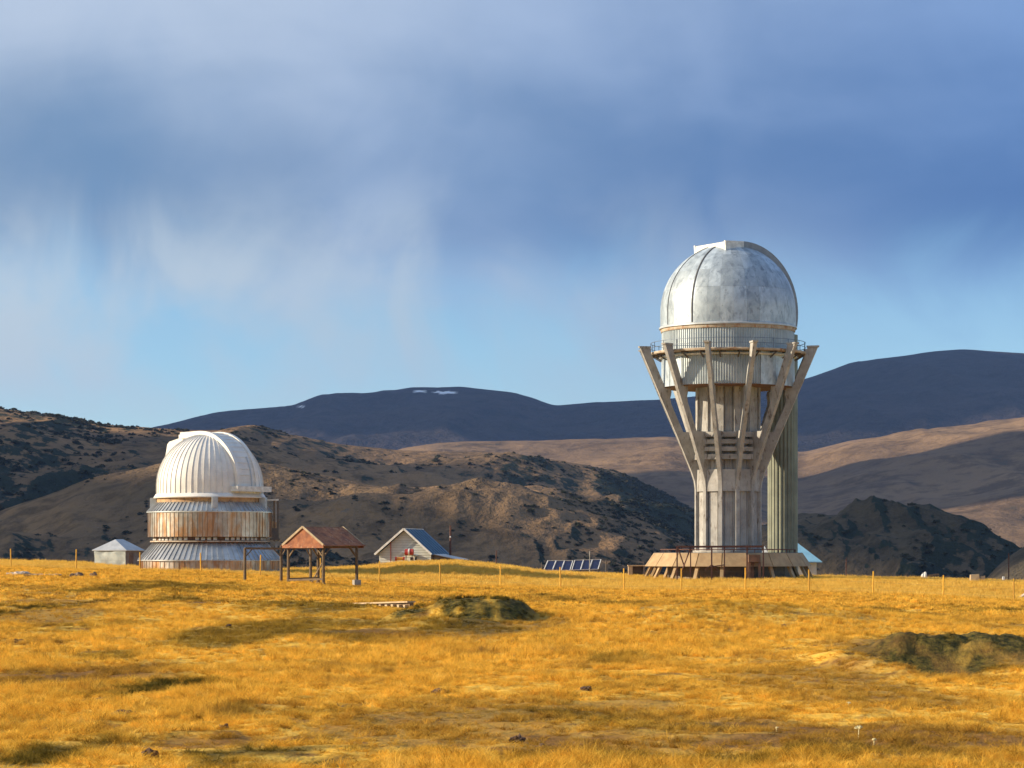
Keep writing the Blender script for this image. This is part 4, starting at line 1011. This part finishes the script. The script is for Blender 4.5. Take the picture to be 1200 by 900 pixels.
def build_solar():
    Y = 208.0
    for idx, (bl, br, tl, tr, lab) in enumerate((((637, 668.5), (668, 668.5), (642, 657), (671.5, 657), 'three framed blue solar panels on a tilted rack, the one nearer the house'),
                                   ((670, 668), (701, 667), (673.5, 656.5), (704.5, 655.5), 'three framed blue solar panels on a tilted rack, the one nearer the tower'))):
        Yb, Yt = Y, Y + .55
        p = [Vector((X(bl[0], Yb), Yb, Z(bl[1], Yb))), Vector((X(br[0], Yb), Yb, Z(br[1], Yb))), Vector((X(tr[0], Yt), Yt, Z(tr[1], Yt))), Vector((X(tl[0], Yt), Yt, Z(tl[1], Yt)))]
        g = gz(p[0].x, Y); O = Vector((p[0].x, Y, g)); p = [q - O for q in p]
        T = thing('solar_array', lab, 'solar panel', O)
        nrm = (p[1] - p[0]).cross(p[3] - p[0]).normalized()
        if nrm.y > 0: nrm = -nrm
        for i in range(3):
            a, b = i / 3 + .006, (i + 1) / 3 - .006
            q = [p[0].lerp(p[1], a), p[0].lerp(p[1], b), p[3].lerp(p[2], b), p[3].lerp(p[2], a)]
            pan = part('panel', MB().add([tuple(v) for v in q] + [tuple(v - nrm * .04) for v in q], [(0, 1, 2, 3), (7, 6, 5, 4), (0, 4, 5, 1), (1, 5, 6, 2), (2, 6, 7, 3), (3, 7, 4, 0)]), M['cell'], T)
            mb = MB()
            for j in range(4): mb.bar(tuple(q[j] + nrm * .01), tuple(q[(j + 1) % 4] + nrm * .01), .055, .05)
            part('frame', mb, M['alu'], pan)
        for f in (.08, .5, .92):
            part('leg', MB().bar(tuple(p[0].lerp(p[1], f) - nrm * .05 + Vector((0, .05, 0))), (p[0].lerp(p[1], f).x, .06, -.5), .06), M['steel'], T)
            part('leg', MB().bar(tuple(p[3].lerp(p[2], f) - nrm * .05), (p[3].lerp(p[2], f).x, .7, -.5), .06), M['steel'], T)
        part('rack_rail', MB().bar(tuple(p[0] + Vector((-.15, .06, -.05))), tuple(p[1] + Vector((.15, .06, -.05))), .06), M['steel'], T)
build_solar()

def build_poles():
    for px, top, Yv, w, m, lab in ((581.5, 645, 207, .05, 'rustpipe', 'thin rusty stake on the grass rise between house and solar racks'),
                              (691, 646, 206.5, .045, 'conc', 'pale thin stake in front of the solar rack nearer the tower'),
                              (710, 657, 207, .05, 'steel', 'dark short stake at the tower end of the solar racks'),
                              (634.5, 659, 208, .04, 'steel', 'dark short stake at the house end of the solar racks'),
                              (991.5, 655, 206, .045, 'rustpipe', 'thin rusty stake just right of the pale blue roofed hut'),
                              (1182, 648, 204, .05, 'rustpipe', 'thin rusty stake in scrub at the far right end of the pasture')):
        x = X(px, Yv); g = gz(x, Yv)
        o = link('stake', MB().tube([(0, 0, -.3), (.01, 0, Z(top, Yv) - g)], [w, w * .85], 7).mesh('stake', M[m]), None, (x, Yv, g)); tag(o, lab, 'stake', 'thin stakes along the crest')
build_poles()

def lump(name, label, cat, px, py, wpx, hpx, Yd, m, seed, flat=.6, sub=3, group=None, rough=.28):
    import bmesh
    Yv = F * (EYE - 0) / (py - HR) if Yd is None else Yd
    x = X(px, Yv); g = gz(x, Yv); w, h = wpx * Yv / F / 2, hpx * Yv / F
    bm = bmesh.new(); bmesh.ops.create_icosphere(bm, subdivisions=sub, radius=1.0)
    for v in bm.verts:
        c = v.co; k = 1 + rough * float(fbm(np.array([c.x * 1.7 + seed]), np.array([c.y * 1.7 + c.z * 1.3]), 4, seed)[0]) * 1.6
        v.co = Vector((c.x * w * k, c.y * w * flat * k, (c.z * .6 + .42) * h * k))
    me = bpy.data.meshes.new(name); bm.to_mesh(me); bm.free(); me.materials.append(m)
    o = link(name, me, None, (x, Yv, g - h * .12)); o.rotation_euler[2] = seed * 1.3
    return tag(o, label, cat, group)
def small_ground_things():
    # pale slab and dark turf block in the pasture on the left
    lump('rock', 'pale flat rock half sunk in golden grass, angular end', 'rock', 25, 0, 30, 5, 146, M['stone'], 3, .7, 4, None, .55)
    lump('rock', 'low pale rock ledge trailing through golden grass', 'rock', 55, 0, 36, 4, 144, M['stone'], 5, .5, 4, None, .55)
    lump('turf_block', 'dark overturned turf block with pale underside in golden grass', 'turf', 90, 0, 20, 7, 145, M['darkstone'], 8, .6)
    lump('turf_block', 'dark rounded turf clod beside the overturned turf block', 'turf', 110, 0, 11, 8, 145, M['darkstone'], 9, .8)
    # culvert edge: ledge with a row of stub blocks
    p0, p1 = (381, 708.0), (482, 713.0); Y0, Y1 = 107.0, 99.0
    a = Vector((X(p0[0], Y0), Y0, 0)); b = Vector((X(p1[0], Y1), Y1, 0)); za, zb_ = gz(a.x, a.y), gz(b.x, b.y)
    T = thing('culvert_edge', 'sunken concrete edge with a row of stub blocks in dry grass', 'kerb', (a.x, a.y, za + .03))
    d = b - a; L = d.length; d.normalize(); nrm = Vector((d.y, -d.x, 0))
    if nrm.y > 0: nrm = -nrm
    r = Vector((0, 0, (zb_ - za)))
    part('ledge', MB().bar((0, 0, .34), tuple((b - a) + r + Vector((0, 0, .34))), .34, .06), M['buff'], T)
    part('face', MB().bar(tuple(-nrm * .02 + Vector((0, 0, -.08))), tuple((b - a) + r - nrm * .02 + Vector((0, 0, -.08))), .16, .80), M['darkstone'], T)
    n = 15
    for i in range(n):
        c = (b - a) * ((i + .6) / n) + r * ((i + .6) / n) + nrm * .12
        rn = random.Random(i); s = rn.uniform(.8, 1.15)
        if i < 4: s *= .75
        part('block', MB().box(-.10 * s, .10 * s, -.09, .13, -.5, .27 * s), M['buff'] if i > 3 else M['darkstone'], T, loc=tuple(c), rot=(0, rn.uniform(-.12, .12), math.atan2(d.y, d.x) + rn.uniform(-.1, .1)))
    # things on the crest to the right
    lump('rock', 'small bright white rock on the crest right of the tower', 'rock', 1083, 0, 7, 10, 207, M['trim'], 12, .8)
    o = link('plank', MB().bar((0, 0, .12), (1.05, .1, .22), .22, .12).mesh('plank', M['darkstone']), None, (X(1085, 207), 207, gz(X(1090, 207), 207) + .30)); tag(o, 'dark plank lying against the small white rock', 'plank')
    for px, top, w, lab in ((1142, 672.5, .36, 'taller buff stone block standing on the grassy crest'), (1151.5, 674.5, .19, 'shorter buff stone block standing on the grassy crest')):
        Yv = 194; x = X(px, Yv); g = gz(x, Yv); h = Z(top, Yv) - g
        mb = MB().add([(-w, -w, -.2), (w, -w * 1.1, -.2), (w * .95, w, -.2), (-w, w, -.2), (-w * .9, -w * .85, h * .9), (w * .8, -w, h), (w * .85, w * .8, h * .96), (-w * .8, w, h * .93)],
                  [(3, 2, 1, 0), (4, 5, 6, 7), (0, 1, 5, 4), (1, 2, 6, 5), (2, 3, 7, 6), (3, 0, 4, 7)])
        o = link('stone_block', mb.mesh('stone_block', M['buff']), None, (x, Yv, g)); tag(o, lab, 'block')
    lump('rock', 'small bluish white rock at the foot of the right hand stake', 'rock', 1176, 0, 4, 8, 207, M['trim'], 15, .8)
    Yv = 168; x = X(1197.5, Yv); g = gz(x, Yv)
    T = thing('board_cover', 'low slanted board cover in the pasture beside the last fence post', 'cover', (x, Yv, g))
    part('board', MB().add([(-.35, 0, .05), (.5, 0, .62), (.5, .9, .62), (-.35, .9, .05), (-.35, 0, -.02), (.5, 0, .55), (.5, .9, .55), (-.35, .9, -.02)], [(0, 1, 2, 3), (7, 6, 5, 4), (0, 4, 5, 1), (1, 5, 6, 2), (2, 6, 7, 3), (3, 7, 4, 0)]), M['stone'], T)
    part('end_board', MB().add([(.42, .05, -.1), (.5, .05, -.1), (.5, .85, -.1), (.42, .85, -.1), (.42, .05, .55), (.5, .05, .55), (.5, .85, .55), (.42, .85, .55)], [(3, 2, 1, 0), (4, 5, 6, 7), (0, 1, 5, 4), (1, 2, 6, 5), (2, 3, 7, 6), (3, 0, 4, 7)]), M['darkstone'], T)
    # dung pats
    for i, (px, py, w, h) in enumerate(((403, 829, 20, 7), (686, 813, 14, 5), (516, 814, 17, 5), (456, 770, 10, 4), (549, 772, 6, 4), (605, 870, 20, 9), (633, 875, 14, 5), (146, 839, 28, 7), (52, 857, 18, 6), (22, 756, 12, 4),
                                        (268, 738, 8, 4), (918, 740, 8, 6), (236, 730, 9, 4), (262, 855, 12, 6), (176, 890, 20, 12), (395, 828, 9, 5))):
        lab = {0: 'dark dung pat with a smaller crumb of dung touching it', 15: 'small crumb of dung touching a bigger dung pat', 5: 'largest dark dung heap on worn grass with another pat beside it', 6: 'flat dung pat right beside the largest dung heap', 7: 'broad flat dung pat below the mossy green patch', 14: 'tall rough clod of dung on green tinged grass'}.get(i, 'dark lumpy dried dung pat lying alone on the golden grass')
        lump('dung_pat', lab, 'dung', px, py, w, h, None, M['dung'], 20 + i, .8, 3, 'dung pats scattered on the pasture', .5)
    # pale seed heads near the camera
    for i, (px, py, h) in enumerate(((1006, 868, 16), (994, 832, 8), (1024, 876, 8), (910, 857, 6))):
        Yv = F * EYE / (py - HR); x = X(px, Yv); g = gz(x, Yv); H = h * Yv / F
        T = thing('dry_flower', 'pale dried thistle with upright stem on bare patch' if i == 0 else 'small pale dried flower head low on bare patch', 'flower', (x, Yv, g), 0, 'dried flowers on the bare patch')
        part('stem', MB().tube([(0, 0, -.02), (.005, 0, H * .8)], .006, 5), M['flower'], T)
        mb = MB(); rn = random.Random(i)
        for j in range(14):
            t = rn.uniform(0, 6.28); e = rn.uniform(-.2, 1.2); rr = H * .35
            mb.bar((.005, 0, H * .8), (.005 + rr * math.cos(t) * math.cos(e), rr * math.sin(t) * math.cos(e), H * .8 + rr * .7 * math.sin(e)), .012, .006)
        part('flower_head', mb, M['flower'], T)
small_ground_things()

# ------------------------------------------------------------------ grass
def instance_cloud(name, pts, attrs, sources, rot_tilt=0.25):
    """points mesh + geometry nodes that put a random source on each point; attrs: scale, hscale and shading values"""
    me = bpy.data.meshes.new(name); me.vertices.add(len(pts)); me.vertices.foreach_set('co', np.asarray(pts, np.float32).reshape(-1))
    for k_, arr in attrs.items():
        if arr.ndim == 2:
            a = me.attributes.new(k_, 'FLOAT_VECTOR', 'POINT'); a.data.foreach_set('vector', arr.astype(np.float32).reshape(-1))
        else:
            a = me.attributes.new(k_, 'FLOAT', 'POINT'); a.data.foreach_set('value', arr.astype(np.float32))
    o = link(name, me); o['kind'] = 'stuff'
    src = bpy.data.collections.new(name + '_sources')
    for s_ in sources: src.objects.link(s_)
    ng = bpy.data.node_groups.new(name, 'GeometryNodeTree')
    ng.interface.new_socket('Geometry', in_out='INPUT', socket_type='NodeSocketGeometry'); ng.interface.new_socket('Geometry', in_out='OUTPUT', socket_type='NodeSocketGeometry')
    N = ng.nodes; Lk = ng.links
    gi = N.new('NodeGroupInput'); go = N.new('NodeGroupOutput'); ip = N.new('GeometryNodeInstanceOnPoints'); ci = N.new('GeometryNodeCollectionInfo')
    ci.inputs[0].default_value = src; ci.inputs['Separate Children'].default_value = True; ci.inputs['Reset Children'].default_value = True
    ip.inputs['Pick Instance'].default_value = True
    def attr(nm, dt):
        n = N.new('GeometryNodeInputNamedAttribute'); n.data_type = dt; n.inputs[0].default_value = nm; return n.outputs[0]
    idx = N.new('FunctionNodeFloatToInt'); Lk.new(attr('pick', 'FLOAT'), idx.inputs[0])
    e2r = N.new('FunctionNodeEulerToRotation'); Lk.new(attr('rot', 'FLOAT_VECTOR'), e2r.inputs[0])
    Lk.new(gi.outputs[0], ip.inputs['Points']); Lk.new(ci.outputs[0], ip.inputs['Instance']); Lk.new(idx.outputs[0], ip.inputs['Instance Index'])
    Lk.new(e2r.outputs[0], ip.inputs['Rotation']); Lk.new(attr('size', 'FLOAT_VECTOR'), ip.inputs['Scale']); Lk.new(ip.outputs[0], go.inputs[0])
    md = o.modifiers.new('scatter', 'NODES'); md.node_group = ng
    return o
def tuft(name, blades, radius, hmin, hmax, w, bend, seed, m):
    rn = random.Random(seed); mb = MB()
    for _ in range(blades):
        t = rn.uniform(0, 6.283); d = radius * math.sqrt(rn.random()); x, y = d * math.cos(t), d * math.sin(t)
        h = rn.uniform(hmin, hmax); b = bend * rn.uniform(.2, 1.2) * h; q = rn.uniform(0, 6.283); bx, by = b * math.cos(q), b * math.sin(q)
        s = rn.uniform(0, 6.283); wx, wy = w * math.cos(s) / 2, w * math.sin(s) / 2
        vs = [(x - wx, y - wy, -.03), (x + wx, y + wy, -.03), (x + bx * .35 + wx * .8, y + by * .35 + wy * .8, h * .6), (x + bx * .35 - wx * .8, y + by * .35 - wy * .8, h * .6), (x + bx, y + by, h)]
        mb.add(vs, [(0, 1, 2, 3), (3, 2, 4)])
    me = bpy.data.meshes.new(name); me.from_pydata(mb.v, [], mb.f); me.materials.append(m)
    return bpy.data.objects.new(name, me)
def build_grass():
    rng = np.random.default_rng(5)
    near = [tuft('tuft_a', 34, .16, .5, 1.0, .014, .55, 1, M['blade']), tuft('tuft_b', 26, .13, .35, .95, .012, .8, 2, M['blade']), tuft('tuft_c', 40, .2, .3, .75, .016, .9, 3, M['blade']),
            tuft('tuft_d', 14, .08, .7, 1.3, .011, .4, 4, M['blade'])]
    far = [tuft('tuft_e', 26, .3, .55, 1.0, .040, .4, 11, M['blade']), tuft('tuft_f', 22, .28, .4, .95, .045, .55, 12, M['blade']), tuft('tuft_g', 28, .34, .4, .8, .05, .6, 13, M['blade'])]
    def scatter(y0, y1, dens, name, srcs, base_h, halfmargin=1.06):
        A = 0.2 * halfmargin * (y1 * y1 - y0 * y0); n = int(A * dens)
        y = np.sqrt(rng.uniform(y0 * y0, y1 * y1, n)); x = (rng.uniform(-1, 1, n)) * .2 * halfmargin * y
        g = green_mask(x, y); b = bare_mask(x, y)
        cl3 = fbm(x * 1.9, y * 1.1, 3, 79)
        cl = fbm(x * .5, y * .33, 4, 71); cl2 = fbm(x * .13, y * .07, 4, 73)
        inside = sst(y, fenceY(x) - .5, fenceY(x) + 1.5)
        keep = rng.random(n) < np.clip(.92 - .65 * b - .25 * g + .5 * cl + .35 * cl2 + .9 * cl3 + inside, .12, 1)
        for cx, cy, r in ((TOWER[1], TOWER[2], 6.3), (X(246, 192), 192, 5.3), (X(477, 214), 214, 3.0)): keep &= (x - cx) ** 2 + (y - cy) ** 2 > r * r
        keep &= ~((np.abs(x - (-8.3 + (107 - y) * .49)) < .75 + .25 * cl) & (y > 97) & (y < 108.5))
        x, y, g, b, cl, cl2, cl3, inside = (q[keep] for q in (x, y, g, b, cl, cl2, cl3, inside)); n = len(x)
        h = base_h * (1 + .75 * cl + .9 * cl3 + .7 * np.clip(cl2, -.3, .6)) * rng.uniform(.65, 1.3, n) * (1 - .35 * g) * (1 - .45 * b)
        h = h * (1 - inside) + inside * rng.uniform(.26, .46, n) * (1 + .25 * cl)
        dl = y - (107 - (x + 7.81) * 2.04)
        h = np.where((dl > -9) & (dl < .6) & (x > -8.2) & (x < -3.6), h * .3, h)
        h = np.clip(h, .03, .6)
        wd = np.clip(h * 1.3, .5 if srcs is far else .35, 1.0) * rng.uniform(.8, 1.25, n)
        z = G(x, y)
        at = {'tall': inside, 'green': g * (1 - inside), 'bare': b * (1 - inside), 'pick': rng.integers(0, len(srcs), n).astype(float) + .01,
              'rot': np.stack([rng.normal(0, .12, n), rng.normal(.06, .12, n), rng.uniform(0, 6.28, n)], 1), 'size': np.stack([wd, wd, h], 1)}
        instance_cloud(name, np.stack([x, y, z], 1), at, srcs)
    scatter(22, 48, 95, 'near_grass', near, .10)
    scatter(48, 90, 42, 'middle_grass', near, .125)
    far2 = far
    scatter(90, 224, 13, 'far_grass', far2, .15)
build_grass()

def build_shrubs():
    import bmesh
    rng = np.random.default_rng(9)
    m = mat('scrub_leaves', (0.042, 0.048, 0.028), (0.075, 0.066, 0.038), .8, rough=1.0, spec=.05, coord='World')
    src = []
    for sd in range(3):                       # a clump of many small leaf faces on a few twigs
        rn = random.Random(sd); mb = MB()
        for _ in range(70):
            t = rn.uniform(0, 6.283); e = rn.uniform(0.0, 1.5); q = rn.uniform(.55, 1.0) * (1 + .3 * math.sin(3 * t + sd)); c = Vector((q * math.cos(t) * math.cos(e), q * math.sin(t) * math.cos(e), .75 * q * math.sin(e)))
            u = Vector((rn.uniform(-1, 1), rn.uniform(-1, 1), rn.uniform(-1, 1))).normalized() * .30; v = u.cross(Vector((rn.uniform(-1, 1), rn.uniform(-1, 1), rn.uniform(-1, 1)))).normalized() * .24
            mb.add([c - u, c + v, c + u, c - v], [(0, 1, 2, 3)])
        me = bpy.data.meshes.new('shrub_clump'); me.from_pydata(mb.v, [], mb.f); me.materials.append(m); src.append(bpy.data.objects.new('shrub_clump', me))
    P = []; SZ = []
    for nm, n, lo, smin, smax in (('left_hill', 15000, .30, .7, 2.4), ('spur_hill', 10000, .24, .4, 1.5), ('dark_crag_hill', 4000, .25, .4, 1.4), ('rocky_shoulder_hill', 900, .2, .3, 1.0)):
        Xh, Yh, Hh, sc = HILLS[nm]; r, c = Xh.shape
        cl = fbm(Xh / 46, Yh / 46, 4, 91); w = np.clip(sc - lo + cl * .6 + .08, 0, 1) ** 1.2 * np.gradient(Xh, axis=1) * np.gradient(Yh, axis=0); w[-24:] = 0
        idx = rng.choice(r * c, n, p=(w / w.sum()).reshape(-1)); i, j = idx // c, idx % c
        i2, j2 = np.minimum(i + 1, r - 1), np.minimum(j + 1, c - 1); a, b = rng.random(n), rng.random(n)
        f = lambda A: A[i, j] * (1 - a) * (1 - b) + A[i2, j] * a * (1 - b) + A[i, j2] * (1 - a) * b + A[i2, j2] * a * b
        P.append(np.stack([f(Xh), f(Yh), f(Hh) - .1], 1)); z = smin + (smax - smin) * rng.random(n) ** 2.2; SZ.append(np.stack([z * rng.uniform(.8, 1.5, n), z * rng.uniform(.8, 1.5, n), z * .8], 1))
    P = np.concatenate(P); SZ = np.concatenate(SZ); n = len(P)
    instance_cloud('hillside_shrubs', P, {'pick': rng.integers(0, 3, n) + .01, 'rot': np.stack([np.zeros(n), np.zeros(n), rng.uniform(0, 6.28, n)], 1), 'size': SZ}, src)
build_shrubs()

# ------------------------------------------------------------------ broken clouds to the side of the view, and the air
def build_clouds():
    import bmesh
    m = mat('cloud_vapour', (0.8, 0.8, 0.8), (0.7, 0.7, 0.72), .002, rough=1.0, coord='World')
    specs = [((150, 6000, 330), 1800, 850, 1700, 1), ((560, 2380, 100), 800, 240, 950, 2), ((-165, 880, 10), 135, 290, 900, 3), ((-330, 1480, 70), 230, 230, 900, 4), ((175, 850, 0), 90, 190, 900, 5)]
    for (tx, ty, tz), rx, ry, alt, seed in specs:
        t = (alt - tz) / SUN.z
        c = Vector((tx, ty, tz)) + SUN * t
        bm = bmesh.new(); bmesh.ops.create_icosphere(bm, subdivisions=5, radius=1.0)
        th = min(rx, ry) * .22
        for v in bm.verts:
            p = v.co; a = np.array([p.x * 2.3 + seed * 7]); b = np.array([p.y * 2.3 + p.z * 1.9])
            k = 1 + .42 * float(fbm(a, b, 5, seed * 3)[0])
            v.co = Vector((p.x * rx * k, p.y * ry * k, max(p.z, -.25) * th * (k + .3)))
        me = bpy.data.meshes.new('cloud'); bm.to_mesh(me); bm.free(); me.materials.append(m)
        me.polygons.foreach_set('use_smooth', [True] * len(me.polygons))
        o = link('cloud', me, None, c); o['kind'] = 'structure'
build_clouds()
def build_haze():
    m = bpy.data.materials.new('thin_air'); m.use_nodes = True; t = m.node_tree; t.nodes.clear()
    out = t.nodes.new('ShaderNodeOutputMaterial'); v = t.nodes.new('ShaderNodeVolumePrincipled')
    v.inputs['Color'].default_value = (0.30, 0.50, 1.0, 1); v.inputs['Density'].default_value = 0.000034; v.inputs['Anisotropy'].default_value = 0.0
    t.links.new(v.outputs[0], out.inputs['Volume'])
    low = min([-56.0] + [float(h[2].min()) for h in HILLS.values()]) - 1.5
    o = link('haze', MB().box(-6000, 6000, -1700, 9300, low, 640).mesh('haze', m)); o['kind'] = 'stuff'
build_haze()
